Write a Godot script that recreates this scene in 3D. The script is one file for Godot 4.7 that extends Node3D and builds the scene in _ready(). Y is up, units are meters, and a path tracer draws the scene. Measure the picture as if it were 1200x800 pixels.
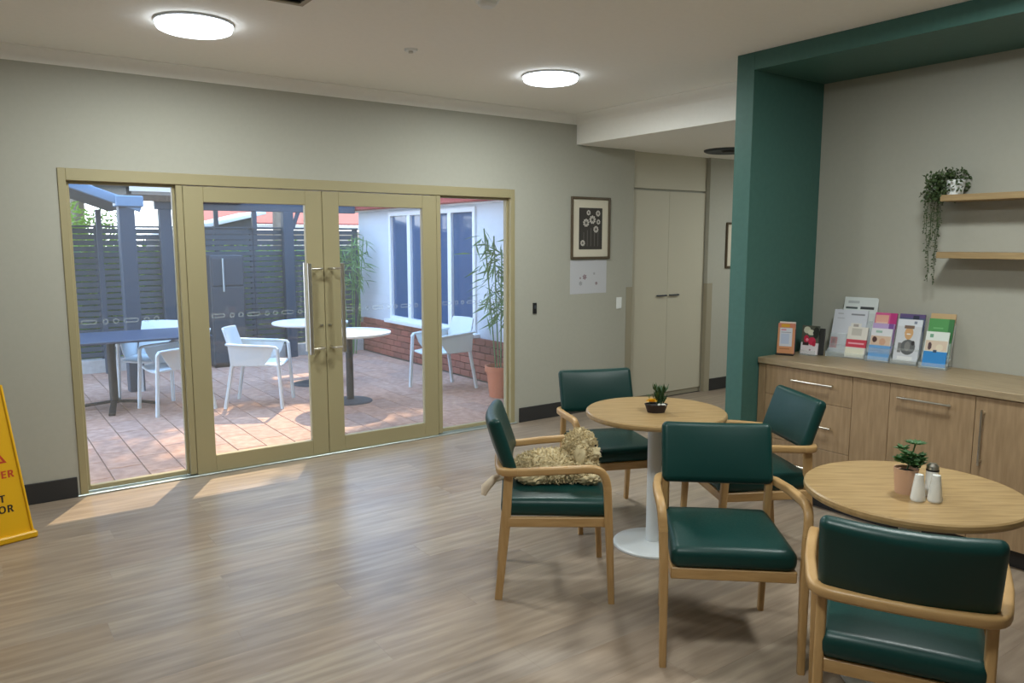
extends Node3D

const ZA := -5.576      # inner face of the wall with the glass doors
const CEIL := 2.80
const PATIO := -0.03

var M := {}
var used := {}

# ------------------------------------------------------------------ naming and tagging
func numbered(n: String) -> String:
	if not used.has(n):
		used[n] = 0
		return n
	used[n] += 1
	return "%s_%03d" % [n, used[n]]

func tag(o: Node, label: String, category: String, group := "") -> Node:
	o.set_meta("label", label)
	o.set_meta("category", category)
	if group != "":
		o.set_meta("group", group)
	return o

func thing(called: String, label: String, category: String, at := Vector3.ZERO, turn := 0.0, group := "") -> Node3D:
	var o := Node3D.new()
	o.name = numbered(called)
	add_child(o)
	o.position = at
	o.rotation.y = turn
	tag(o, label, category, group)
	return o

func st_new(smooth := false) -> SurfaceTool:
	var st := SurfaceTool.new()
	st.begin(Mesh.PRIMITIVE_TRIANGLES)
	st.set_smooth_group(0 if smooth else -1)
	return st

func fin(st: SurfaceTool) -> ArrayMesh:
	st.generate_normals()
	return st.commit()

func part(called: String, geo, mat: Material, parent: Node, at := Vector3.ZERO) -> MeshInstance3D:
	var o := MeshInstance3D.new()
	o.mesh = fin(geo) if geo is SurfaceTool else geo
	o.material_override = mat
	o.name = called
	o.position = at
	parent.add_child(o, true)
	return o

func solo(called: String, geo, mat: Material, label: String, category: String, group := "") -> MeshInstance3D:
	var o := MeshInstance3D.new()
	o.mesh = fin(geo) if geo is SurfaceTool else geo
	o.material_override = mat
	o.name = numbered(called)
	add_child(o)
	tag(o, label, category, group)
	return o

func struct(called: String, geo, mat: Material, label := "") -> MeshInstance3D:
	var o := MeshInstance3D.new()
	o.mesh = fin(geo) if geo is SurfaceTool else geo
	o.material_override = mat
	o.name = called
	add_child(o)
	o.set_meta("kind", "structure")
	if label != "":
		o.set_meta("label", label)
	return o

func copy_thing(src: Node3D, at: Vector3, turn: float, label: String) -> Node3D:
	var c: Node3D = src.duplicate()
	c.name = numbered(String(src.name))
	add_child(c)
	c.position = at
	c.rotation.y = turn
	c.set_meta("label", label)
	return c

# ------------------------------------------------------------------ geometry
func quad(st: SurfaceTool, a: Vector3, b: Vector3, c: Vector3, d: Vector3) -> void:
	# a b c d counter-clockwise seen from outside
	for v in [a, c, b, a, d, c]:
		st.add_vertex(v)

func tri(st: SurfaceTool, a: Vector3, b: Vector3, c: Vector3) -> void:
	for v in [a, c, b]:
		st.add_vertex(v)

func box(st: SurfaceTool, lo: Vector3, hi: Vector3, bev := 0.0, xf := Transform3D.IDENTITY) -> void:
	var c := (lo + hi) * 0.5
	var h := (hi - lo) * 0.5
	var b: float = min(bev, min(h.x, min(h.y, h.z)) * 0.9)
	if b <= 0.0:
		var v := []
		for i in 8:
			v.append(xf * (c + Vector3(h.x * (1 if i & 1 else -1), h.y * (1 if i & 2 else -1), h.z * (1 if i & 4 else -1))))
		quad(st, v[4], v[5], v[7], v[6]); quad(st, v[1], v[0], v[2], v[3])
		quad(st, v[5], v[1], v[3], v[7]); quad(st, v[0], v[4], v[6], v[2])
		quad(st, v[6], v[7], v[3], v[2]); quad(st, v[0], v[1], v[5], v[4])
		return
	# chamfered: faces, edges, corners
	for ax in 3:
		var u := (ax + 1) % 3
		var w := (ax + 2) % 3
		for s in [-1.0, 1.0]:
			var p := []
			for k in [[-1, -1], [1, -1], [1, 1], [-1, 1]]:
				var q := Vector3.ZERO
				q[ax] = s * h[ax]
				q[u] = k[0] * (h[u] - b)
				q[w] = k[1] * (h[w] - b)
				p.append(xf * (c + q))
			if s > 0: quad(st, p[0], p[1], p[2], p[3])
			else: quad(st, p[3], p[2], p[1], p[0])
		# edges running along ax
		for su in [-1.0, 1.0]:
			for sw in [-1.0, 1.0]:
				var q := []
				for k in [[-1, 0], [1, 0], [1, 1], [-1, 1]]:
					var e := Vector3.ZERO
					e[ax] = k[0] * (h[ax] - b)
					e[u] = su * (h[u] - (b if k[1] == 1 else 0.0))
					e[w] = sw * (h[w] - (0.0 if k[1] == 1 else b))
					q.append(xf * (c + e))
				if su * sw > 0: quad(st, q[3], q[2], q[1], q[0])
				else: quad(st, q[0], q[1], q[2], q[3])
	for i in 8:
		var s := Vector3(1 if i & 1 else -1, 1 if i & 2 else -1, 1 if i & 4 else -1)
		var p1 := xf * (c + Vector3(s.x * h.x, s.y * (h.y - b), s.z * (h.z - b)))
		var p2 := xf * (c + Vector3(s.x * (h.x - b), s.y * h.y, s.z * (h.z - b)))
		var p3 := xf * (c + Vector3(s.x * (h.x - b), s.y * (h.y - b), s.z * h.z))
		if s.x * s.y * s.z > 0: tri(st, p1, p2, p3)
		else: tri(st, p3, p2, p1)

func bx(lo: Vector3, hi: Vector3, bev := 0.0) -> SurfaceTool:
	var st := st_new()
	box(st, lo, hi, bev)
	return st

func bxc(c: Vector3, size: Vector3, bev := 0.0) -> SurfaceTool:
	return bx(c - size * 0.5, c + size * 0.5, bev)

func rounded(st: SurfaceTool, c: Vector3, size: Vector3, r: float, n := 4, deform = null, xf := Transform3D.IDENTITY) -> void:
	var h := size * 0.5
	var g := []   # parameter values in -1..1, dense near the edges
	for ax in 3:
		var l := []
		var inner: float = max(h[ax] - r, 0.0)
		for i in n + 1:
			l.append(-h[ax] + (h[ax] - inner) * (1.0 - cos(PI * 0.5 * i / n)) if false else -h[ax] + (h[ax] - inner) * i / n)
		var m := 5
		for i in range(1, m):
			l.append(lerpf(-inner, inner, float(i) / m))
		for i in n + 1:
			l.append(inner + (h[ax] - inner) * i / n)
		g.append(l)
	var place := func(q: Vector3) -> Vector3:
		var inn := Vector3(clampf(q.x, -max(h.x - r, 0.0), max(h.x - r, 0.0)), clampf(q.y, -max(h.y - r, 0.0), max(h.y - r, 0.0)), clampf(q.z, -max(h.z - r, 0.0), max(h.z - r, 0.0)))
		var d := q - inn
		var p := inn + d.normalized() * r
		if deform != null:
			p = deform.call(p, h)
		return xf * (c + p)
	for ax in 3:
		var u := (ax + 1) % 3
		var w := (ax + 2) % 3
		for s in [-1.0, 1.0]:
			for i in g[u].size() - 1:
				for j in g[w].size() - 1:
					var p := []
					for k in [[0, 0], [1, 0], [1, 1], [0, 1]]:
						var q := Vector3.ZERO
						q[ax] = s * h[ax]
						q[u] = g[u][i + k[0]]
						q[w] = g[w][j + k[1]]
						p.append(place.call(q))
					if s > 0: quad(st, p[0], p[1], p[2], p[3])
					else: quad(st, p[3], p[2], p[1], p[0])

func round_rect(w: float, h: float, r: float, n := 3) -> PackedVector2Array:
	var out := PackedVector2Array()
	for k in 4:
		var cx: float = (w * 0.5 - r) * [1, -1, -1, 1][k]
		var cy: float = (h * 0.5 - r) * [1, 1, -1, -1][k]
		for i in n + 1:
			var a := PI * 0.5 * (k + float(i) / n)
			out.append(Vector2(cx + r * cos(a), cy + r * sin(a)))
	return out

func circle2(r: float, n := 10) -> PackedVector2Array:
	var out := PackedVector2Array()
	for i in n:
		out.append(Vector2(r * cos(TAU * i / n), r * sin(TAU * i / n)))
	return out

func sweep(st: SurfaceTool, path: Array, prof: PackedVector2Array, up := Vector3.UP, scales := []) -> void:
	# the profile's y runs along the transported up vector, its x along tangent x up
	var n := path.size()
	var rings := []
	var nrm := up
	for i in n:
		var t: Vector3
		if i == 0: t = path[1] - path[0]
		elif i == n - 1: t = path[n - 1] - path[n - 2]
		else: t = (path[i] - path[i - 1]).normalized() + (path[i + 1] - path[i]).normalized()
		t = t.normalized()
		nrm = (nrm - t * nrm.dot(t)).normalized()
		var side := t.cross(nrm).normalized()
		var sc: float = scales[i] if scales.size() else 1.0
		var ring := []
		for q in prof:
			ring.append(path[i] + side * q.x * sc + nrm * q.y * sc)
		rings.append(ring)
	var m := prof.size()
	for i in n - 1:
		for j in m:
			var k := (j + 1) % m
			quad(st, rings[i][j], rings[i][k], rings[i + 1][k], rings[i + 1][j])
	st.set_smooth_group(-1)
	var c0 := Vector3.ZERO
	var c1 := Vector3.ZERO
	for j in m:
		c0 += rings[0][j] / m
		c1 += rings[n - 1][j] / m
	for j in m:
		var k := (j + 1) % m
		tri(st, c0, rings[0][k], rings[0][j])
		tri(st, c1, rings[n - 1][j], rings[n - 1][k])
	st.set_smooth_group(0)

func rod(a: Vector3, b: Vector3, r: float, n := 10) -> SurfaceTool:
	var st := st_new(true)
	sweep(st, [a, b], circle2(r, n), Vector3.UP if abs((b - a).normalized().y) < 0.9 else Vector3.RIGHT)
	return st

func bar(a: Vector3, b: Vector3, w: float, h: float, r: float, up := Vector3.UP) -> SurfaceTool:
	var st := st_new(true)
	sweep(st, [a, b], round_rect(w, h, r), up)
	return st

func bez(a: Vector3, b: Vector3, c: Vector3, d: Vector3, n := 8) -> Array:
	var out := []
	for i in n + 1:
		out.append(a.bezier_interpolate(b, c, d, float(i) / n))
	return out

func lathe(st: SurfaceTool, prof: Array, seg := 32, c := Vector3.ZERO, sx := 1.0, sz := 1.0, sharp := true) -> void:
	# prof: Vector2(radius, height) from bottom to top, outside facing out
	for i in prof.size() - 1:
		st.set_smooth_group(i + 1 if sharp else 0)
		for j in seg:
			var a := TAU * j / seg
			var b := TAU * (j + 1) / seg
			var p := func(q: Vector2, t: float) -> Vector3: return c + Vector3(q.x * cos(t) * sx, q.y, -q.x * sin(t) * sz)
			var p0: Vector3 = p.call(prof[i], a)
			var p1: Vector3 = p.call(prof[i], b)
			var p2: Vector3 = p.call(prof[i + 1], b)
			var p3: Vector3 = p.call(prof[i + 1], a)
			if prof[i].x < 1e-6: tri(st, p0, p2, p3)
			elif prof[i + 1].x < 1e-6: tri(st, p0, p1, p2)
			else: quad(st, p0, p1, p2, p3)

func lathed(prof: Array, seg := 32, c := Vector3.ZERO, sx := 1.0, sz := 1.0, sharp := true) -> SurfaceTool:
	var st := st_new(true)
	lathe(st, prof, seg, c, sx, sz, sharp)
	return st

func extrude(st: SurfaceTool, poly: PackedVector2Array, o: Vector3, u: Vector3, v: Vector3, d: Vector3) -> void:
	# polygon counter-clockwise in (u,v), thickness vector d along -(u x v)
	var idx := Geometry2D.triangulate_polygon(poly)
	var at := func(q: Vector2) -> Vector3: return o + u * q.x + v * q.y
	for i in range(0, idx.size(), 3):
		var a: Vector3 = at.call(poly[idx[i]])
		var b: Vector3 = at.call(poly[idx[i + 1]])
		var c: Vector3 = at.call(poly[idx[i + 2]])
		if (b - a).cross(c - a).dot(u.cross(v)) < 0:
			var t := b
			b = c
			c = t
		tri(st, a, b, c)
		tri(st, a + d, c + d, b + d)
	for i in poly.size():
		var a: Vector3 = at.call(poly[i])
		var b: Vector3 = at.call(poly[(i + 1) % poly.size()])
		quad(st, a, a + d, b + d, b)

func blob(st: SurfaceTool, c: Vector3, r: Vector3, basis: Basis, noise: FastNoiseLite, amp: float, seg := 28) -> void:
	var pt := func(i: int, j: int) -> Vector3:
		var th := PI * i / (seg / 2)
		var ph := TAU * (j % seg) / seg
		var d := Vector3(sin(th) * cos(ph), cos(th), sin(th) * sin(ph))
		var p := c + basis * (d * r)
		return p + (basis * d).normalized() * noise.get_noise_3dv(p * 100.0) * amp
	for i in seg / 2:
		for j in seg:
			var a: Vector3 = pt.call(i, j)
			var b: Vector3 = pt.call(i, j + 1)
			var e: Vector3 = pt.call(i + 1, j + 1)
			var f: Vector3 = pt.call(i + 1, j)
			if i > 0: tri(st, a, b, e)
			if i < seg / 2 - 1: tri(st, a, e, f)

func leaf(st: SurfaceTool, base: Vector3, dir: Vector3, nrm: Vector3, l: float, w: float, fold := 0.15) -> void:
	var side := dir.cross(nrm).normalized()
	var up := side.cross(dir).normalized()
	var m := base + dir * l * 0.5 - up * w * fold
	var a := base + dir * l * 0.45 + side * w * 0.5 + up * w * fold
	var b := base + dir * l * 0.45 - side * w * 0.5 + up * w * fold
	var t := base + dir * l - up * l * 0.08
	tri(st, base, m, a); tri(st, m, t, a); tri(st, base, b, m); tri(st, b, t, m)

# ------------------------------------------------------------------ materials
func mat(c: Color, rough := 0.6, metal := 0.0, spec := 0.5) -> StandardMaterial3D:
	var m := StandardMaterial3D.new()
	m.albedo_color = c
	m.roughness = rough
	m.metallic = metal
	m.metallic_specular = spec
	return m

func noise_tex(freq: float, a: Color, b: Color, octaves := 4, sd := 1, size := 512, mid := -1.0) -> NoiseTexture2D:
	var n := FastNoiseLite.new()
	n.noise_type = FastNoiseLite.TYPE_SIMPLEX_SMOOTH
	n.frequency = freq
	n.fractal_octaves = octaves
	n.seed = sd
	var t := NoiseTexture2D.new()
	t.width = size
	t.height = size
	t.seamless = true
	t.noise = n
	var g := Gradient.new()
	g.set_color(0, a)
	g.set_color(1, b)
	if mid >= 0.0:
		g.set_offset(0, 0.5 - mid)
		g.set_offset(1, 0.5 + mid)
	t.color_ramp = g
	return t

func tri_mat(tex: Texture2D, scale: Vector3, rough: float, world := true, tint := Color.WHITE, spec := 0.5, off := Vector3.ZERO) -> StandardMaterial3D:
	var m := mat(tint, rough, 0.0, spec)
	m.albedo_texture = tex
	m.uv1_triplanar = true
	m.uv1_world_triplanar = world
	m.uv1_scale = scale
	m.uv1_offset = off
	return m

func c8(r: int, g: int, b: int) -> Color:
	return Color8(r, g, b)

func make_materials() -> void:
	var grain := noise_tex(0.012, c8(147, 134, 121), c8(178, 164, 149), 4, 3, 512, 0.40)
	var tints := [c8(244, 240, 238), c8(250, 243, 236), c8(236, 230, 226), c8(253, 249, 243), c8(241, 232, 224)]
	M.planks = []
	for i in 5:
		var pm := tri_mat(grain, Vector3(0.26, 1.0, 2.6), 0.30, true, tints[i], 0.5, Vector3(0.37 * i, 0.0, 0.61 * i))
		pm.heightmap_enabled = false
		M.planks.append(pm)
	M.wall = tri_mat(noise_tex(0.05, c8(177, 175, 164), c8(179, 177, 166), 3, 5, 256), Vector3.ONE * 1.5, 0.85, true, Color.WHITE, 0.3)
	M.ceiling = tri_mat(noise_tex(0.05, c8(245, 243, 238), c8(247, 245, 240), 3, 6, 256), Vector3.ONE * 1.5, 0.9, true, Color.WHITE, 0.2)
	M.green = tri_mat(noise_tex(0.05, c8(67, 105, 97), c8(71, 110, 102), 3, 7, 256), Vector3.ONE * 1.5, 0.45, true, Color.WHITE, 0.4)
	M.cream = mat(c8(162, 151, 116), 0.45)
	M.cream_dark = mat(c8(120, 112, 88), 0.6)
	M.rubber = mat(c8(38, 38, 38), 0.7)
	M.skirting = mat(c8(46, 45, 46), 0.6)
	M.steel = mat(c8(205, 200, 190), 0.3, 1.0)
	M.alu = mat(c8(190, 200, 200), 0.4, 0.8)
	M.glass = mat(Color(1, 1, 1, 0.04), 0.02)
	M.glass.transparency = BaseMaterial3D.TRANSPARENCY_ALPHA
	M.frost = mat(Color(0.82, 0.87, 0.88, 0.30), 0.8)
	M.frost.transparency = BaseMaterial3D.TRANSPARENCY_ALPHA
	M.joinery = mat(c8(196, 190, 172), 0.55)
	M.guard = mat(c8(158, 150, 130), 0.5)
	var oak := noise_tex(0.01, c8(178, 140, 90), c8(196, 158, 108), 4, 11, 512, 0.40)
	M.oak = tri_mat(oak, Vector3(6.0, 0.9, 6.0), 0.4, false)
	M.oak_h = tri_mat(oak, Vector3(0.9, 6.0, 0.9), 0.4, false)
	M.top = tri_mat(noise_tex(0.01, c8(156, 126, 84), c8(180, 150, 105), 5, 12, 512, 0.32), Vector3(0.7, 4.0, 7.0), 0.36, false)
	var lam := noise_tex(0.012, c8(154, 127, 96), c8(172, 144, 111), 5, 14, 512, 0.35)
	M.lam = tri_mat(lam, Vector3(6.0, 0.6, 6.0), 0.5, true)
	M.lam_top = tri_mat(noise_tex(0.012, c8(152, 132, 104), c8(170, 150, 120), 5, 15, 512, 0.35), Vector3(6.0, 6.0, 0.7), 0.45, true)
	M.shelf = tri_mat(lam, Vector3(6.0, 6.0, 0.7), 0.5, true, c8(248, 250, 232))
	M.vinyl = mat(c8(12, 56, 52), 0.44, 0.0, 0.42)
	M.vinyl.roughness_texture = noise_tex(0.08, Color(0.75, 0.75, 0.75), Color.WHITE, 3, 21, 256)
	M.vinyl.uv1_triplanar = true
	M.vinyl.uv1_scale = Vector3.ONE * 3.0
	M.white = mat(c8(236, 238, 238), 0.4)
	M.white_metal = mat(c8(224, 228, 230), 0.35)
	M.ceramic = mat(c8(240, 240, 236), 0.2)
	M.plastic = mat(c8(214, 224, 228), 0.45)
	M.black = mat(c8(26, 26, 28), 0.5)
	M.charcoal = mat(c8(58, 64, 72), 0.55)
	M.fence = mat(c8(62, 74, 84), 0.5)
	M.fence_post = mat(c8(58, 70, 84), 0.5)
	M.gutter = mat(c8(112, 138, 162), 0.4)
	M.roof_dark = mat(c8(76, 78, 84), 0.6)
	M.table_blue = mat(c8(64, 76, 98), 0.4)
	M.pavers = []
	for i in 4:
		M.pavers.append(tri_mat(noise_tex(0.03, c8(178, 142, 124), c8(204, 170, 150), 4, 30 + i, 256, 0.35), Vector3.ONE * 1.2, 0.8, true, [c8(255, 252, 250), c8(246, 240, 238), c8(240, 238, 240), c8(255, 246, 240)][i]))
	M.sand = mat(c8(120, 104, 94), 0.95)
	M.concrete = tri_mat(noise_tex(0.04, c8(168, 164, 158), c8(190, 186, 180), 4, 41, 256), Vector3.ONE, 0.9)
	M.render_white = tri_mat(noise_tex(0.06, c8(204, 209, 214), c8(212, 217, 222), 4, 42, 256), Vector3.ONE, 0.85)
	M.bricks = []
	for i in 4:
		M.bricks.append(tri_mat(noise_tex(0.06, c8(142, 84, 70), c8(168, 104, 86), 4, 50 + i, 256), Vector3.ONE * 2.0, 0.9, true, [c8(255, 250, 248), c8(238, 232, 230), c8(255, 240, 236), c8(228, 222, 224)][i]))
	M.mortar = mat(c8(150, 136, 126), 0.95)
	M.roof_red = tri_mat(noise_tex(0.05, c8(158, 70, 62), c8(182, 90, 80), 4, 55, 256), Vector3.ONE * 1.5, 0.8)
	M.roof_cream = mat(c8(226, 216, 198), 0.7)
	M.win_glass = mat(c8(56, 84, 122), 0.06)
	M.terracotta = tri_mat(noise_tex(0.05, c8(190, 112, 78), c8(208, 132, 96), 4, 56, 256), Vector3.ONE * 3.0, 0.85, false)
	M.soil = mat(c8(60, 46, 36), 0.95)
	M.leaf_bamboo = leaf_mat(c8(92, 128, 74), c8(60, 96, 40))
	M.leaf_tree = leaf_mat(c8(120, 152, 56), c8(110, 140, 30))
	M.leaf_gum = leaf_mat(c8(86, 112, 62), c8(40, 60, 20))
	M.leaf_dark = leaf_mat(c8(56, 84, 48), c8(20, 40, 14))
	M.leaf_trail = leaf_mat(c8(64, 82, 46), c8(20, 34, 12))
	M.leaf_mid = leaf_mat(c8(72, 110, 66), c8(24, 48, 18))
	M.bark = tri_mat(noise_tex(0.03, c8(112, 98, 84), c8(150, 138, 122), 4, 57, 256), Vector3(3, 0.6, 3), 0.9)
	M.yellow = mat(c8(232, 176, 8), 0.4)
	M.red_print = mat(c8(196, 60, 24), 0.6)
	M.black_print = mat(c8(40, 30, 14), 0.6)
	M.frame_brown = mat(c8(84, 70, 50), 0.45)
	M.mat_card = mat(c8(216, 208, 190), 0.9)
	M.lamp_rim = mat(c8(206, 212, 220), 0.5)
	M.lamp_glow = mat(c8(250, 252, 255), 0.5)
	M.lamp_glow.emission_enabled = true
	M.lamp_glow.emission = Color(0.93, 0.97, 1.0)
	M.lamp_glow.emission_energy_multiplier = 8.0
	M.plush = mat(c8(214, 196, 156), 0.95)
	M.plush.rim_enabled = true
	M.plush.rim = 0.6
	M.plush_pale = mat(c8(224, 206, 184), 0.95)
	M.yellow_flower = mat(c8(238, 186, 30), 0.7)
	M.pebble = mat(c8(232, 230, 222), 0.7)
	M.basket = mat(c8(40, 28, 30), 0.6)
	M.pot_pink = mat(c8(206, 166, 138), 0.6)
	M.acrylic = mat(Color(0.92, 0.96, 0.97, 0.16), 0.08)
	M.acrylic.transparency = BaseMaterial3D.TRANSPARENCY_ALPHA
	M.paper = mat(c8(196, 196, 202), 0.8)
	M.stand_wood = mat(c8(198, 160, 120), 0.6)

func leaf_mat(c: Color, back: Color) -> StandardMaterial3D:
	var m := mat(c, 0.55)
	m.backlight_enabled = true
	m.backlight = back
	m.cull_mode = BaseMaterial3D.CULL_DISABLED
	return m

# ------------------------------------------------------------------ scene
func _ready() -> void:
	# --- camera
	var cam := Camera3D.new()
	cam.name = "camera"
	cam.position = Vector3(0, 1.65, 0)
	cam.rotation_degrees = Vector3(-7.42, -35.54, 0)
	cam.fov = rad_to_deg(2.0 * atan(400.0 / 898.0))
	cam.near = 0.05
	cam.far = 200
	add_child(cam)
	cam.current = true
	# --- sky and exposure
	var env := Environment.new()
	env.background_mode = Environment.BG_SKY
	var sky := Sky.new()
	var sm := ProceduralSkyMaterial.new()
	sm.sky_top_color = c8(150, 186, 232)
	sm.sky_horizon_color = c8(226, 234, 242)
	sm.ground_bottom_color = c8(140, 132, 124)
	sm.ground_horizon_color = c8(200, 200, 200)
	sm.sun_angle_max = 1.0
	sky.sky_material = sm
	env.sky = sky
	env.background_energy_multiplier = 6.5
	env.tonemap_mode = Environment.TONE_MAPPER_LINEAR
	env.tonemap_exposure = 1.0
	env.sdfgi_enabled = true
	env.ssao_enabled = true
	env.ssil_enabled = true
	var we := WorldEnvironment.new()
	we.name = "world_environment"
	we.environment = env
	add_child(we)
	# --- sun: comes over the fence from beyond the courtyard, a little from the right
	var sun := DirectionalLight3D.new()
	sun.name = "sun"
	sun.light_color = Color(1.0, 0.90, 0.74)
	sun.light_energy = 2.0
	sun.light_angular_distance = 0.6
	sun.shadow_enabled = true
	add_child(sun)
	sun.look_at_from_position(Vector3(5.0, 10.0, -8.6), Vector3.ZERO)
	make_materials()
	room()
	glazing()
	lamps()
	courtyard()
	corridor()
	portal_and_counter()
	tables_and_chairs()
	wall_things()
	wet_sign()
	counter_things()
	small_things()

# ------------------------------------------------------------------ the room shell
func room() -> void:
	# floor: slab, with the vinyl planks as pieces of their own
	var floor_o := struct("floor", bx(Vector3(-1.95, -0.20, ZA - 0.17), Vector3(8.75, -0.004, 2.75)), M.rubber, "pale timber-look plank floor")
	var rng := RandomNumberGenerator.new()
	rng.seed = 7
	var pw := 0.2
	var pl := 1.5
	var meshes := {}
	var z := ZA - 0.03
	var row := 0
	while z < 2.6:
		var x := -1.8 - fposmod(row * 0.53, pl)
		var z1: float = min(z + pw, 2.6)
		while x < 8.6:
			var x0: float = max(x, -1.8)
			var x1: float = min(x + pl, 8.6)
			if z > -3.2:
				x1 = min(x1, 4.95)
			x += pl
			if x1 - x0 < 0.05:
				continue
			var key := "%.2f_%.2f" % [x1 - x0, z1 - z]
			if not meshes.has(key):
				meshes[key] = fin(bx(Vector3(-(x1 - x0) / 2 + 0.0001, -0.004, -(z1 - z) / 2 + 0.0001), Vector3((x1 - x0) / 2 - 0.0001, 0.0, (z1 - z) / 2 - 0.0001), 0.0003))
			part("plank", meshes[key], M.planks[rng.randi() % 5], floor_o, Vector3((x0 + x1) / 2, 0, (z + z1) / 2))
		z += pw
		row += 1
	# walls
	var w := st_new()
	var t := 0.17
	box(w, Vector3(-1.95, -0.05, ZA - t), Vector3(0.519, CEIL + 0.1, ZA))
	box(w, Vector3(4.011, -0.05, ZA - t), Vector3(5.468, CEIL + 0.1, ZA))
	box(w, Vector3(0.519, 2.105, ZA - t), Vector3(4.011, CEIL + 0.1, ZA))
	struct("wall_far", w, M.wall, "cream painted wall with the glazed doors")
	struct("wall_recess", bx(Vector3(5.468, -0.05, ZA - t), Vector3(6.60, CEIL + 0.1, ZA - 0.075)), M.wall)
	struct("wall_far_end", bx(Vector3(6.60, -0.05, ZA - t), Vector3(8.75, CEIL + 0.1, ZA)), M.wall)
	struct("wall_left", bx(Vector3(-1.95, -0.05, ZA), Vector3(-1.8, CEIL + 0.1, 2.75)), M.wall)
	struct("wall_near", bx(Vector3(-1.8, -0.05, 2.6), Vector3(4.04, CEIL + 0.1, 2.75)), M.wall)
	struct("wall_right", bx(Vector3(4.04, -0.05, 0.6), Vector3(4.95, CEIL + 0.1, 2.75)), M.wall)
	struct("wall_niche", bx(Vector3(4.78, -0.05, -3.10), Vector3(4.95, CEIL + 0.1, 0.6)), M.wall, "cream painted back wall of the niche")
	struct("ceiling", bx(Vector3(-1.95, CEIL, ZA), Vector3(4.95, CEIL + 0.15, 2.75)), M.ceiling)
	# baseboards
	struct("baseboard_left", bx(Vector3(-1.8, 0, ZA), Vector3(0.505, 0.135, ZA + 0.012), 0.003), M.skirting, "dark grey skirting left of the doors")
	struct("baseboard_far", bx(Vector3(4.06, 0, ZA), Vector3(5.37, 0.135, ZA + 0.012), 0.003), M.skirting, "dark grey skirting right of the doors")
	struct("baseboard_right", bx(Vector3(6.68, 0, ZA), Vector3(8.6, 0.135, ZA + 0.012), 0.003), M.skirting)
	# cove cornices
	var cv := st_new(true)
	cove(cv, Vector3(-1.8, CEIL, ZA), Vector3(4.72, CEIL, ZA), Vector3(0, 0, 1))
	struct("trim_1", cv, M.ceiling, "plaster cove cornice above the doors")

func cove(st: SurfaceTool, a: Vector3, b: Vector3, out: Vector3) -> void:
	var n := 6
	var s := 0.075
	var prev: Array = []
	var flip := (b - a).cross(out).y > 0
	for i in n + 1:
		var t := PI * 0.5 * i / n
		var o := out * (0.006 + s * (1.0 - cos(t))) + Vector3.DOWN * (0.006 + s * (1.0 - sin(t)))
		var p := [a + o, b + o]
		if prev.size():
			if flip: quad(st, prev[1], prev[0], p[0], p[1])
			else: quad(st, prev[0], prev[1], p[1], p[0])
		prev = p
	st.set_smooth_group(-1)
	# the two small square edges
	for k in [[Vector3.DOWN * (s + 0.006), Vector3.DOWN * (s + 0.006) + out * 0.006], [out * (s + 0.006) + Vector3.DOWN * 0.006, out * (s + 0.006)]]:
		if flip: quad(st, b + k[0], a + k[0], a + k[1], b + k[1])
		else: quad(st, a + k[0], b + k[0], b + k[1], a + k[1])

# ------------------------------------------------------------------ glazed doors
func frame_rect(lo: Vector2, hi: Vector2, side: float, top: float, bot: float, z0: float, z1: float) -> SurfaceTool:
	var st := st_new()
	box(st, Vector3(lo.x, lo.y, z0), Vector3(lo.x + side, hi.y, z1), 0.003)
	box(st, Vector3(hi.x - side, lo.y, z0), Vector3(hi.x, hi.y, z1), 0.003)
	box(st, Vector3(lo.x + side, hi.y - top, z0), Vector3(hi.x - side, hi.y, z1), 0.003)
	box(st, Vector3(lo.x + side, lo.y, z0), Vector3(hi.x - side, lo.y + bot, z1), 0.003)
	return st

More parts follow.
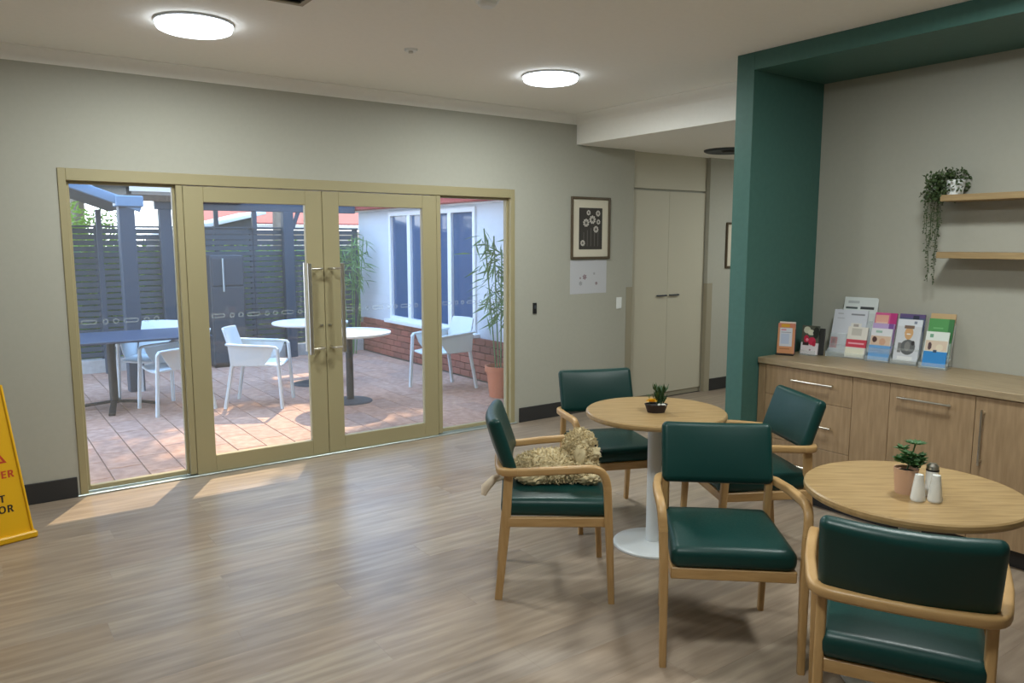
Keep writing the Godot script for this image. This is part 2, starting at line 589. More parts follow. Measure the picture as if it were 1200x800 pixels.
func glazing() -> void:
	# outer frame
	var fr := st_new()
	box(fr, Vector3(0.519, 0.0, ZA - 0.11), Vector3(0.565, 2.105, ZA + 0.008), 0.003)
	box(fr, Vector3(3.965, 0.0, ZA - 0.11), Vector3(4.011, 2.105, ZA + 0.008), 0.003)
	box(fr, Vector3(0.565, 2.03, ZA - 0.11), Vector3(3.965, 2.105, ZA + 0.008), 0.003)
	box(fr, Vector3(1.205, 0.02, ZA - 0.10), Vector3(1.247, 2.03, ZA - 0.002), 0.003)
	box(fr, Vector3(3.218, 0.02, ZA - 0.10), Vector3(3.258, 2.03, ZA - 0.002), 0.003)
	var f := struct("trim_2", fr, M.cream, "primrose cream aluminium frame around the glazed doors")
	part("sill", bx(Vector3(0.50, 0.0, ZA - 0.20), Vector3(4.03, 0.012, ZA + 0.02), 0.004), M.alu, f)
	for k in 3:
		part("sill_rib", bx(Vector3(0.565, 0.012, ZA - 0.145 + 0.05 * k), Vector3(3.965, 0.02, ZA - 0.13 + 0.05 * k), 0.002), M.alu, f)
	# fixed side panes
	var panes := [[0.565, 1.205, "window_1"], [3.258, 3.965, "window_2"]]
	for p in panes:
		var w := struct(p[2], frame_rect(Vector2(p[0], 0.02), Vector2(p[1], 2.03), 0.018, 0.018, 0.03, ZA - 0.075, ZA - 0.035), M.cream, "fixed full-height glass pane beside the doors")
		part("pane", bx(Vector3(p[0] + 0.012, 0.045, ZA - 0.058), Vector3(p[1] - 0.012, 2.016, ZA - 0.052)), M.glass, w)
		decals(w, p[0] + 0.03, p[1] - 0.03, ZA - 0.0515)
	# the two leaves
	var leaves := [[1.249, 2.2285, "door_1", 1.0], [2.2325, 3.216, "door_2", -1.0]]
	for l in leaves:
		var d := struct(l[2], frame_rect(Vector2(l[0], 0.012), Vector2(l[1], 2.024), 0.13, 0.105, 0.12, ZA - 0.045, ZA), M.cream, "cream framed glass door leaf with long pull handle")
		part("pane", bx(Vector3(l[0] + 0.12, 0.125, ZA - 0.026), Vector3(l[1] - 0.12, 1.925, ZA - 0.020)), M.glass, d)
		decals(d, l[0] + 0.15, l[1] - 0.15, ZA - 0.0195)
		# cranked pull handle, inside and outside
		for side in [1.0, -1.0]:
			var zf: float = ZA if side > 0 else ZA - 0.045
			var cx: float = (l[1] - 0.035) if l[3] > 0 else (l[0] + 0.035)
			var bxp: float = (l[1] - 0.14) if l[3] > 0 else (l[0] + 0.115)
			if side < 0:
				bxp = (l[1] - 0.10) if l[3] > 0 else (l[0] + 0.10)
			var zz: float = zf + 0.075 * side
			var h := part("handle", rod(Vector3(bxp, 0.81, zz), Vector3(bxp, 1.49, zz), 0.016, 14), M.steel, d)
			for y in [0.85, 1.45]:
				var s := st_new(true)
				sweep(s, [Vector3(cx, y, zf), Vector3(cx, y, zf + 0.06 * side), Vector3(cx - l[3] * 0.015, y, zz), Vector3(bxp, y, zz)], circle2(0.009, 8))
				part("handle_arm", s, M.steel, h)
		part("lock_cylinder", lathed([Vector2(0, -0.006), Vector2(0.014, -0.006), Vector2(0.014, 0.006), Vector2(0, 0.006)], 14), M.steel, d, Vector3((l[1] - 0.03) if l[3] > 0 else (l[0] + 0.03), 1.02, ZA))
	# door closer boxes hidden in the head; seam rubber between the leaves
	part("door_seal", bx(Vector3(2.2285, 0.02, ZA - 0.04), Vector3(2.2325, 2.02, ZA - 0.012)), M.rubber, f)

func decals(parent: Node, x0: float, x1: float, z: float) -> void:
	# safety marking: a row of frosted lozenges and rings on the glass
	var x := x0
	var k := 0
	var dash := fin(st_decal(0.095, 0.032, z * 0.0))
	var ring := fin(st_ring(0.019, 0.010))
	while x < x1 - 0.03:
		if k % 3 == 0:
			if x + 0.095 > x1: break
			part("frosted_lozenge", dash, M.frost, parent, Vector3(x + 0.0475, 1.13, z))
			x += 0.125
		else:
			part("frosted_ring", ring, M.frost, parent, Vector3(x + 0.019, 1.13, z))
			x += 0.062
		k += 1

func st_decal(w: float, h: float, _z: float) -> SurfaceTool:
	var st := st_new()
	var outer := round_rect(w, h, h * 0.48, 4)
	var inner := round_rect(w - 0.018, h - 0.018, (h - 0.018) * 0.48, 4)
	for i in outer.size():
		var j := (i + 1) % outer.size()
		quad(st, Vector3(outer[i].x, outer[i].y, 0.0006), Vector3(outer[j].x, outer[j].y, 0.0006), Vector3(inner[j].x, inner[j].y, 0.0006), Vector3(inner[i].x, inner[i].y, 0.0006))
	return st

func st_ring(ro: float, ri: float) -> SurfaceTool:
	var st := st_new()
	for i in 14:
		var a := TAU * i / 14
		var b := TAU * (i + 1) / 14
		quad(st, Vector3(ro * cos(a), ro * sin(a), 0.0006), Vector3(ro * cos(b), ro * sin(b), 0.0006), Vector3(ri * cos(b), ri * sin(b), 0.0006), Vector3(ri * cos(a), ri * sin(a), 0.0006))
	return st

# ------------------------------------------------------------------ ceiling lamps
func lamp(at: Vector3, label: String, r := 0.19, energy := 1.0) -> void:
	var l := thing("ceiling_light", label, "light", at, 0, "round ceiling lights")
	part("rim", lathed([Vector2(0, -0.012), Vector2(r + 0.008, -0.012), Vector2(r + 0.008, 0.0), Vector2(0, 0.0)], 48), M.lamp_rim, l)
	part("diffuser", lathed([Vector2(0, -0.045), Vector2(r - 0.02, -0.045), Vector2(r - 0.004, -0.038), Vector2(r, -0.028), Vector2(r, -0.012)], 48), M.lamp_glow, l)
	var a := AreaLight3D.new()
	a.name = "lamp_light"
	a.area_size = Vector2(r * 1.7, r * 1.7)
	a.light_color = Color(0.97, 1.0, 0.985)
	a.light_energy = energy
	a.shadow_enabled = true
	a.set("area_range", 14.0)
	a.rotation_degrees.x = -90
	a.position = Vector3(0, -0.05, 0)
	l.add_child(a)

func lamps() -> void:
	var e := 3.3
	lamp(Vector3(1.095, CEIL, -4.424), "round white ceiling light over the floor inside the left door pane", 0.19, e)
	lamp(Vector3(3.444, CEIL, -4.359), "round white ceiling light near the lowered bulkhead", 0.19, e)
	lamp(Vector3(1.05, CEIL, -1.2), "round white ceiling light over the open floor away from the doors", 0.19, e)
	lamp(Vector3(3.25, CEIL, -1.55), "round white ceiling light over the end of the dining tables", 0.19, e)
	# smoke detector and sprinkler cover
	var s := thing("smoke_detector", "small white round smoke detector on the ceiling", "detector", Vector3(2.14, CEIL, -3.20))
	part("base", lathed([Vector2(0, -0.014), Vector2(0.058, -0.014), Vector2(0.06, 0), Vector2(0, 0)], 32), M.white, s)
	part("dome", lathed([Vector2(0, -0.04), Vector2(0.03, -0.038), Vector2(0.044, -0.028), Vector2(0.046, -0.014)], 32), M.white, s)
	var sp := thing("sprinkler_cover", "tiny white round sprinkler cover on the ceiling", "sprinkler", Vector3(2.30, CEIL, -4.27))
	part("plate", lathed([Vector2(0, -0.012), Vector2(0.036, -0.012), Vector2(0.04, -0.004), Vector2(0.04, 0), Vector2(0, 0)], 28), M.white, sp)
	part("deflector", lathed([Vector2(0, -0.022), Vector2(0.014, -0.022), Vector2(0.014, -0.012)], 16), M.steel, sp)
	var v := thing("ceiling_grille", "dark grey slotted air grille in the ceiling", "vent", Vector3(1.18, CEIL, -3.50), 0)
	var gf := st_new()
	var hx := 0.27
	var hz := 0.29
	box(gf, Vector3(-hx, -0.012, -hz), Vector3(hx, 0, -hz + 0.03), 0.002)
	box(gf, Vector3(-hx, -0.012, hz - 0.03), Vector3(hx, 0, hz), 0.002)
	box(gf, Vector3(-hx, -0.012, -hz + 0.03), Vector3(-hx + 0.03, 0, hz - 0.03), 0.002)
	box(gf, Vector3(hx - 0.03, -0.012, -hz + 0.03), Vector3(hx, 0, hz - 0.03), 0.002)
	part("frame", gf, M.guard, v)
	part("backing", bx(Vector3(-hx + 0.03, -0.002, -hz + 0.03), Vector3(hx - 0.03, 0, hz - 0.03)), M.black, v)
	for k in 12:
		var zz := -hz + 0.05 + k * 0.044
		var b := st_new()
		box(b, Vector3(-hx + 0.03, -0.001, -0.012), Vector3(hx - 0.03, 0.001, 0.012), 0.0, Transform3D(Basis(Vector3.RIGHT, 0.6), Vector3(0, -0.007, 0)))
		part("slat", b, M.charcoal, v, Vector3(0, 0, zz))

# ------------------------------------------------------------------ courtyard
func courtyard() -> void:
	var k := 1.018
	struct("ground", bx(Vector3(-40, -0.5, -60), Vector3(50, -0.12, ZA - 0.2)), M.concrete)
	var patio := struct("patio", bx(Vector3(-2.2, -0.12, -11.3), Vector3(5.1, PATIO - 0.012, ZA - 0.17)), M.sand, "courtyard paved with square pinkish-tan pavers")
	var rng := RandomNumberGenerator.new()
	rng.seed = 11
	var pw := 0.236
	var pd := 0.472
	var pm := fin(bxc(Vector3(0, -0.015, 0), Vector3(pw - 0.007, 0.03, pd - 0.007), 0.003))
	var rest := st_new()
	var col := -12
	while 0.77 + (col + 0.5) * pw < 5.06:
		var x := 0.77 + (col + 0.5) * pw
		var z := -5.78 - pd / 2 + (pd / 2 if posmod(col, 2) == 1 else 0.0)
		while z > -11.3:
			if col < -3 or x < 0.3 - (z + 6.0) * -0.06:
				box(rest, Vector3(x - pw / 2 + 0.0035, PATIO - 0.03, z - pd / 2 + 0.0035), Vector3(x + pw / 2 - 0.0035, PATIO, z + pd / 2 - 0.0035), 0.003)
			else:
				part("paver", pm, M.pavers[rng.randi() % 4], patio, Vector3(x, PATIO + rng.randf_range(-0.001, 0.001), z))
			z -= pd
		col += 1
	var rp := part("paver_field", rest, M.pavers[0], patio)
	rp.set_meta("kind", "stuff")
	verandah()
	fence(-11.1)
	white_building(5.09)
	neighbours()
	outdoor_furniture()

func verandah() -> void:
	# added roof along our own outside wall, unseen from indoors, cuts off the sun
	var r := thing("added_verandah_roof", "grey verandah roof added unseen outside the door wall to cut off the sun", "roof", Vector3(0, 0, 0))
	part("soffit", bx(Vector3(-2.2, 2.48, -7.15), Vector3(5.05, 2.54, ZA - 0.17), 0.004), M.render_white, r)
	part("fascia", bx(Vector3(-2.2, 2.44, -7.20), Vector3(5.05, 2.62, -7.15), 0.004), M.gutter, r)
	var out := st_new()
	box(out, Vector3(-2.2, CEIL + 0.1, ZA - 0.17), Vector3(8.75, CEIL + 0.6, ZA - 0.10))
	part("upper_wall", out, M.bricks[0], r)

func fence(z: float) -> void:
	var f := thing("slat_fence", "dark blue-grey horizontal slat fence at the back of the courtyard", "fence", Vector3(0, PATIO, z))
	part("plinth", bx(Vector3(-2.2, -0.02, -0.12), Vector3(5.035, 0.17, 0.06), 0.008), M.concrete, f)
	var posts := [-2.15, -0.9, 0.25, 1.43, 2.26, 3.39, 3.92, 4.965]
	for px in posts:
		part("post", bx(Vector3(px - 0.035, 0.17, -0.06), Vector3(px + 0.035, 1.86, 0.0), 0.004), M.fence_post, f)
	var cache := {}
	var pitch := 0.0755
	for i in posts.size() - 1:
		var l: float = posts[i + 1] - posts[i] - 0.004
		if not cache.has(l):
			cache[l] = fin(bxc(Vector3.ZERO, Vector3(l, 0.060, 0.016), 0.002))
		for j in 22:
			part("slat", cache[l], M.fence, f, Vector3((posts[i] + posts[i + 1]) / 2, 0.23 + j * pitch, 0.009))
	part("cap", bx(Vector3(-2.18, 1.86, -0.065), Vector3(5.0, 1.885, 0.025), 0.003), M.fence, f)
	# pergola posts and beam standing on the fence line
	var p := thing("pergola", "dark steel pergola beam on posts above the fence", "pergola", Vector3(0, PATIO, z + 0.12))
	part("beam", bx(Vector3(2.1, 2.10, -0.05), Vector3(4.90, 2.24, 0.03), 0.004), M.fence_post, p)
	for px in [2.22, 3.86]:
		part("post", bx(Vector3(px - 0.075, 0.0, -0.06), Vector3(px + 0.075, 2.1, 0.05), 0.005), M.fence_post, p)
	part("post", bx(Vector3(3.36, 1.86, -0.04), Vector3(3.42, 2.1, 0.02), 0.003), M.fence_post, p)
	part("brace", bar(Vector3(3.93, 1.86, 0.0), Vector3(4.03, 2.12, 0.0), 0.05, 0.05, 0.006, Vector3.BACK), M.fence_post, p)
	# lean-to roof at the left with its gutter, corrugations and post
	var l := thing("lean_to_roof", "dark corrugated lean-to roof with pale blue gutter on a thick post", "roof", Vector3(0, PATIO, -9.45))
	part("post", bx(Vector3(1.43, 0, -0.08), Vector3(1.59, 2.10, 0.08), 0.006), M.fence_post, l)
	var slope := 0.36
	part("gutter", bar(Vector3(1.66, 2.05, 0.06), Vector3(-1.6, 2.05 + 3.26 * slope, 0.06), 0.05, 0.10, 0.012), M.gutter, l)
	part("gutter_stop", bx(Vector3(1.40, 2.06, -0.10), Vector3(1.68, 2.18, 0.11), 0.01), M.gutter, l)
	for k in 14:
		var zz := -0.12 - k * 0.12
		part("roof_rib", bar(Vector3(1.60, 2.08, zz), Vector3(-1.6, 2.08 + 3.2 * slope, zz), 0.075, 0.04, 0.012), M.roof_dark, l)
	part("sheet", bar(Vector3(1.62, 2.115, -0.9), Vector3(-1.6, 2.115 + 3.22 * slope, -0.9), 1.8, 0.02, 0.004), M.roof_dark, l)
	part("post", bx(Vector3(1.40, 0, -1.50), Vector3(1.46, 2.08, -1.44), 0.004), M.fence_post, l)
	# second roof behind, running to the right
	var s := thing("flat_roof", "low dark flat roof with pale fascia behind the thick post", "roof", Vector3(0, PATIO, -11.5))
	part("sheet", bx(Vector3(1.5, 2.42, -2.6), Vector3(3.2, 2.50, 0.9), 0.004), M.roof_dark, s)
	part("fascia", bx(Vector3(1.75, 2.30, 0.9), Vector3(3.2, 2.36, 0.94), 0.004), M.roof_cream, s)
	part("beam", bx(Vector3(1.75, 2.20, 0.5), Vector3(3.2, 2.28, 0.6), 0.004), M.bark, s)
	for px in [1.95, 3.1]:
		part("post", bx(Vector3(px - 0.03, 0, -0.4), Vector3(px + 0.03, 2.42, -0.34), 0.003), M.fence_post, s)
	# dark cabinet against the fence
	var c := thing("garden_cabinet", "tall dark blue-grey steel cabinet standing against the slat fence", "cabinet", Vector3(2.87, PATIO, -10.75))
	part("body", bx(Vector3(-0.22, 0.03, -0.2), Vector3(0.22, 1.50, 0.2), 0.012), M.charcoal, c)
	part("door", bx(Vector3(-0.20, 0.06, 0.2), Vector3(0.20, 1.08, 0.215), 0.005), M.charcoal, c)
	part("panel", bx(Vector3(-0.20, 1.10, 0.2), Vector3(0.20, 1.47, 0.215), 0.005), M.charcoal, c)
	part("handle", rod(Vector3(-0.06, 1.02, 0.23), Vector3(-0.06, 1.46, 0.23), 0.012), M.alu, c)  # pale rod imitates a vertical streak of reflected light
	part("plinth", bx(Vector3(-0.2, 0, -0.18), Vector3(0.2, 0.03, 0.18)), M.black, c)

func white_building(x: float) -> void:
	var b := thing("white_building", "white rendered building with a brick base along the courtyard", "building", Vector3(x, PATIO, 0))
	var w := st_new()
	var z0 := -11.25
	var z1 := ZA - 0.2
	var wz0 := -10.17
	var wz1 := -7.86
	var y0 := 0.56
	var y1 := 2.10
	box(w, Vector3(0, 0.50, z0), Vector3(0.2, 2.35, wz0))
	box(w, Vector3(0, 0.50, wz1), Vector3(0.2, 2.35, z1))
	box(w, Vector3(0, 0.50, wz0), Vector3(0.2, y0, wz1))
	box(w, Vector3(0, y1, wz0), Vector3(0.2, 2.35, wz1))
	box(w, Vector3(0.2, 0.0, z0), Vector3(6.0, 2.35, z0 + 0.2))
	box(w, Vector3(1.2, 0.0, z0 + 0.2), Vector3(1.4, 2.35, z1))
	part("wall", w, M.render_white, b)
	# window
	var fr := st_new()
	box(fr, Vector3(-0.03, y0, wz0), Vector3(0.06, y1, wz0 + 0.06), 0.004)
	box(fr, Vector3(-0.03, y0, wz1 - 0.06), Vector3(0.06, y1, wz1), 0.004)
	box(fr, Vector3(-0.03, y1 - 0.06, wz0 + 0.06), Vector3(0.06, y1, wz1 - 0.06), 0.004)
	box(fr, Vector3(-0.03, y0, wz0 + 0.06), Vector3(0.06, y0 + 0.05, wz1 - 0.06), 0.004)
	var n := 4
	var pw := (wz1 - wz0 - 0.12) / n
	for i in range(1, n):
		box(fr, Vector3(-0.027, y0 + 0.048, wz0 + 0.06 + pw * i - 0.045), Vector3(0.06, y1 - 0.058, wz0 + 0.06 + pw * i + 0.045), 0.004)
	var win := part("window", fr, M.white, b)
	for i in n:
		part("pane", bx(Vector3(0.012, y0 + 0.03, wz0 + 0.07 + pw * i), Vector3(0.02, y1 - 0.04, wz0 + 0.05 + pw * (i + 1))), M.win_glass, win)
	part("window_sill", bx(Vector3(-0.10, y0 - 0.05, wz0 - 0.06), Vector3(0.02, y0, wz1 + 0.06), 0.006), M.white, b)
	# brick base: courses of separate bricks
	part("brick_core", bx(Vector3(0.0, -0.02, z0), Vector3(0.2, 0.5, z1)), M.mortar, b)
	var rng := RandomNumberGenerator.new()
	rng.seed = 21
	var bl := 0.23
	var bm := fin(bxc(Vector3.ZERO, Vector3(0.05, 0.076, bl - 0.01), 0.003))
	for j in 6:
		var z := z0 + 0.05 + (bl / 2 if j % 2 else 0.0)
		while z < z1 - 0.1:
			part("brick", bm, M.bricks[rng.randi() % 4], b, Vector3(-0.012 + rng.randf_range(-0.002, 0.002), 0.042 + j * 0.086, z + bl / 2))
			z += bl
	# red roof with its gutter
	part("gutter", bx(Vector3(-0.16, 2.15, z0 - 0.1), Vector3(-0.04, 2.26, z1), 0.012), M.roof_red, b)
	part("fascia", bx(Vector3(-0.05, 2.13, z0 - 0.1), Vector3(0.02, 2.25, z1), 0.004), M.white, b)
	for i in 8:
		var c := st_new()
		box(c, Vector3(0, 0, z0 - 0.1), Vector3(0.36, 0.03, z1), 0.006, Transform3D(Basis(Vector3.BACK, 0.36), Vector3(-0.12 + i * 0.31, 2.24 + i * 0.118, 0)))
		part("tile_course", c, M.roof_red, b)

func foliage(c: Array, n: int, l: float, w: float, rng: RandomNumberGenerator, hang := 0.0) -> SurfaceTool:
	# c: list of [centre, radii]
	var st := st_new()
	for i in n:
		var e: Array = c[rng.randi() % c.size()]
		var d := Vector3(rng.randfn(), rng.randfn(), rng.randfn()).normalized()
		var p: Vector3 = e[0] + d * e[1] * pow(rng.randf(), 0.4)
		var dir := Vector3(rng.randfn(), rng.randfn() * 0.6 - hang, rng.randfn()).normalized()
		var nn := Vector3(rng.randfn(), rng.randfn(), rng.randfn()).normalized()
		leaf(st, p, dir, nn, l * rng.randf_range(0.7, 1.3), w * rng.randf_range(0.7, 1.3))
	return st

func neighbours() -> void:
	var rng := RandomNumberGenerator.new()
	rng.seed = 5
	# shrub tree showing above the fence at the left
	var b := thing("garden_tree", "sunlit yellow-green tree showing over the fence beside the lean-to", "tree", Vector3(1.3, -0.12, -13.5))
	part("trunk", rod(Vector3(0, 0, 0), Vector3(0.1, 1.4, 0), 0.07), M.bark, b)
	part("foliage", foliage([[Vector3(-0.2, 1.9, 0), Vector3(0.8, 0.6, 0.6)], [Vector3(0.45, 1.75, 0.1), Vector3(0.55, 0.55, 0.5)], [Vector3(-0.7, 1.6, 0.2), Vector3(0.6, 0.6, 0.5)]], 2600, 0.09, 0.045, rng), M.leaf_tree, b)
	var hd := thing("hedge", "clipped green hedge close behind the slat fence", "hedge", Vector3(1.5, -0.12, -12.5))
	part("core", bx(Vector3(-3.6, 0, -0.25), Vector3(4.6, 1.70, 0.15), 0.1), M.leaf_mid, hd)
	var hst := st_new()
	for i in 6200:
		var q := Vector3(rng.randf_range(-3.65, 4.65), rng.randf_range(0.1, 1.78), rng.randf_range(0.12, 0.24))
		leaf(hst, q, Vector3(rng.randfn(), rng.randfn() * 0.6, rng.randf_range(0.0, 1.5)).normalized(), Vector3(rng.randfn(), 1.0, rng.randfn()).normalized(), 0.08, 0.045)
	part("foliage", hst, M.leaf_tree, hd)
	# red roofed house behind the fence
	var h := thing("neighbour_house", "neighbouring house with red tiled roof beyond the fence", "house", Vector3(0, -0.12, -14.8))
	part("wall", bx(Vector3(3.6, 0, -4.0), Vector3(11, 1.98, -0.4)), M.roof_cream, h)
	part("gutter", bx(Vector3(3.5, 2.0, -0.1), Vector3(11.2, 2.10, 0.0), 0.01), M.roof_cream, h)
	for i in 9:
		var c := st_new()
		box(c, Vector3(3.5, 0, -0.40), Vector3(11.2, 0.03, 0.0), 0.006, Transform3D(Basis(Vector3.RIGHT, 0.38), Vector3(0, 2.10 + i * 0.125, -0.02 - i * 0.33)))
		part("tile_course", c, M.roof_red, h)
	var g := thing("gable_shed", "small shed with pale sloping gable roof beyond the fence", "shed", Vector3(3.30, -0.12, -13.0))
	var poly := PackedVector2Array([Vector2(-0.75, 0), Vector2(0.75, 0), Vector2(0.75, 2.20), Vector2(-0.75, 1.84)])
	var gs := st_new()
	extrude(gs, poly, Vector3(0, 0, 0), Vector3.RIGHT, Vector3.UP, Vector3(0, 0, -1.2))
	part("wall", gs, M.charcoal, g)
	part("roof", bar(Vector3(-0.85, 1.84, -0.55), Vector3(0.85, 2.25, -0.55), 1.5, 0.06, 0.01), M.white, g)
	# gum trees added beyond the fence: unseen crowns block the sun over the courtyard
	var spots := [[1.5, 8.6], [4.9, 10.5], [8.3, 13.4], [10.4, 13.0], [13.0, 12.4], [-1.3, 8.4]]
	for i in spots.size():
		var q: Array = spots[i]
		var zt := -14.2 - 0.35 * (i % 2)
		var t := thing("added_gum_tree", ["added tall gum tree beyond the fence behind the lean-to", "added tall gum tree beyond the fence behind the steel cabinet", "added tall gum tree beyond the fence behind the shed", "added tall gum tree behind the white building", "added tallest gum tree far behind the white building", "added tall gum tree at the left end of the fence"][i], "tree", Vector3(q[0], -0.12, zt), 0, "added sun-blocking gum trees beyond the fence")
		var hh: float = q[1]
		part("trunk", rod(Vector3.ZERO, Vector3(0.15, hh * 0.6, 0), 0.11), M.bark, t)
		var cl := []
		for k in 14:
			cl.append([Vector3(rng.randf_range(-1.2, 1.2), rng.randf_range(4.0, hh - 0.6), rng.randf_range(-0.5, 0.5)), Vector3(0.75, 0.6, 0.6)])
		part("foliage", foliage(cl, [5200, 4200, 10000, 6500, 6500, 5200][i], 0.28, 0.14, rng, 0.5), M.leaf_gum, t)

func outdoor_furniture() -> void:
	# dark square table
	var t := thing("cafe_table", "dark slate rectangular cafe table on black cross base in the courtyard", "table", Vector3(1.16, PATIO, -8.60))
	part("table_top", bx(Vector3(-0.75, 0.715, -0.42), Vector3(0.86, 0.74, 0.52), 0.006), M.table_blue, t)
	part("column", rod(Vector3(0, 0.05, 0), Vector3(0, 0.715, 0), 0.04, 18), M.black, t)
	for a in 4:
		var d := Vector3(cos(a * PI / 2 + 0.2), 0, sin(a * PI / 2 + 0.2))
		var s := st_new(true)
		sweep(s, [d * 0.02 + Vector3(0, 0.07, 0), d * 0.25 + Vector3(0, 0.045, 0), d * 0.42 + Vector3(0, 0.012, 0)], round_rect(0.06, 0.024, 0.006), Vector3.UP)
		part("foot", s, M.black, t)
	# two white round tables
	for k in 2:
		var at := [Vector3(3.25, PATIO, -7.50), Vector3(3.30, PATIO, -8.72)][k] as Vector3
		var r := thing("round_cafe_table", ["white round cafe table just outside the doors", "white round cafe table nearer the slat fence"][k], "table", at, 0, "white round courtyard tables")
		part("table_top", lathed([Vector2(0, 0.712), Vector2(0.40, 0.712), Vector2(0.435, 0.72), Vector2(0.44, 0.732), Vector2(0.436, 0.742), Vector2(0, 0.742)], 48), M.white, r)
		part("column", rod(Vector3(0, 0.02, 0), Vector3(0, 0.712, 0), 0.038, 18), M.black, r)
		part("base", lathed([Vector2(0, 0), Vector2(0.23, 0), Vector2(0.23, 0.008), Vector2(0.21, 0.016), Vector2(0.05, 0.028), Vector2(0, 0.028)], 40), M.charcoal, r)
	# white plastic armchairs
	var c := make_outdoor_chair()
	c.position = Vector3(1.66, PATIO, -8.18)
	c.rotation.y = atan2(-1.0, 0.12)
	c.set_meta("label", "white plastic armchair drawn up to the near side of the slate table")
	copy_thing(c, Vector3(1.62, PATIO, -8.98), atan2(-0.50, 0.86), "white plastic armchair behind the slate table, next to the fence")
	copy_thing(c, Vector3(2.45, PATIO, -7.94), atan2(0.857, 0.515), "white plastic armchair standing between slate table and round tables")
	copy_thing(c, Vector3(4.43, PATIO, -7.58), atan2(-1.0, 0.05), "white plastic armchair beside the brick base of the white building")
	# terracotta pot with bamboo
	var rng := RandomNumberGenerator.new()
	rng.seed = 33
	var p := thing("potted_bamboo", "terracotta pot with drooping bamboo outside the right glass pane", "plant", Vector3(4.70, PATIO, -6.80))
	part("pot", lathed([Vector2(0, 0), Vector2(0.12, 0), Vector2(0.15, 0.28), Vector2(0.17, 0.28), Vector2(0.17, 0.34), Vector2(0.15, 0.34), Vector2(0.145, 0.30), Vector2(0, 0.30)], 32), M.terracotta, p)
	part("soil", lathed([Vector2(0, 0.302), Vector2(0.145, 0.302), Vector2(0, 0.312)], 24), M.soil, p)
	bamboo(p, 0.30, 1.75, 0.18, 4, 260, rng, 0.85)
	var g := thing("garden_bamboo", "green bamboo clump in the courtyard corner by the fence", "plant", Vector3(4.70, PATIO, -10.72))
	bamboo(g, 0.0, 1.7, 0.20, 5, 240, rng, 1.05)

func bamboo(parent: Node, y0: float, h: float, r: float, stems: int, leaves: int, rng: RandomNumberGenerator, low: float) -> void:
	var st := st_new()
	for s in stems:
		var a := TAU * s / stems + rng.randf()
		var top := Vector3(cos(a) * r, h * rng.randf_range(0.9, 1.05), sin(a) * r)
		var b := Vector3(cos(a) * 0.05, y0, sin(a) * 0.05)
		part("stem", rod(b, top, 0.007, 6), M.leaf_bamboo, parent)
		for k in leaves / stems:
			var t := rng.randf_range((low - y0) / (h - y0), 1.0)
			var p := b.lerp(top, t) + Vector3(rng.randfn(), rng.randfn() * 0.5, rng.randfn()) * 0.04
			var d := Vector3(rng.randfn(), rng.randf_range(-1.5, 0.1), rng.randfn()).normalized()
			leaf(st, p, d, Vector3(rng.randfn(), 1.0, rng.randfn()).normalized(), rng.randf_range(0.14, 0.26), 0.022)
	part("leaves", st, M.leaf_bamboo, parent)

func make_outdoor_chair() -> Node3D:
	var t := thing("plastic_armchair", "", "chair", Vector3.ZERO, 0, "white courtyard armchairs")
	# faces +z
	var s := st_new(true)
	rounded(s, Vector3(0, 0.44, 0.01), Vector3(0.47, 0.022, 0.46), 0.01, 2, func(p: Vector3, h: Vector3) -> Vector3: return Vector3(p.x, p.y - 0.018 * (1.0 - pow(p.x / h.x, 2)) + 0.012 * pow(max(p.z / h.z, 0.0), 3) * -1.0, p.z))
	part("seat", s, M.plastic, t)
	var b := st_new(true)
	rounded(b, Vector3(0, 0.62, -0.245), Vector3(0.47, 0.37, 0.018), 0.008, 2, func(p: Vector3, _h: Vector3) -> Vector3: return Vector3(p.x * (1.0 - 0.12 * (p.y + 0.185) / 0.37), p.y, p.z - 0.11 * (p.y + 0.185) / 0.37 + 0.06 * pow(p.x / 0.235, 2)))
	part("backrest", b, M.plastic, t)
	for sx in [-1.0, 1.0]:
		# side panel from the back to two thirds forward, then the arm bar only
		var poly := PackedVector2Array([Vector2(-0.23, 0.44), Vector2(0.10, 0.44), Vector2(0.16, 0.52), Vector2(0.20, 0.615), Vector2(-0.25, 0.64)])
		var pn := st_new()
		extrude(pn, poly, Vector3(sx * 0.255 + 0.006, 0, 0), Vector3.BACK, Vector3.UP, Vector3(0.012, 0, 0)) if false else extrude(pn, poly, Vector3(sx * 0.255 - 0.006, 0, 0), Vector3.BACK, Vector3.UP, Vector3(0.012, 0, 0))
		part("arm_panel", pn, M.plastic, t)
		var a := st_new(true)
		sweep(a, [Vector3(sx * 0.245, 0.655, -0.27), Vector3(sx * 0.262, 0.645, -0.1), Vector3(sx * 0.268, 0.635, 0.12), Vector3(sx * 0.268, 0.625, 0.22), Vector3(sx * 0.268, 0.59, 0.245)], round_rect(0.05, 0.022, 0.009), Vector3.UP)
		part("arm", a, M.plastic, t)
		part("leg", bar(Vector3(sx * 0.266, 0.61, 0.236), Vector3(sx * 0.275, 0.0, 0.27), 0.034, 0.034, 0.010, Vector3.BACK), M.plastic, t)
		part("leg", bar(Vector3(sx * 0.225, 0.46, -0.22), Vector3(sx * 0.25, 0.0, -0.30), 0.034, 0.034, 0.010, Vector3.BACK), M.plastic, t)
	return t

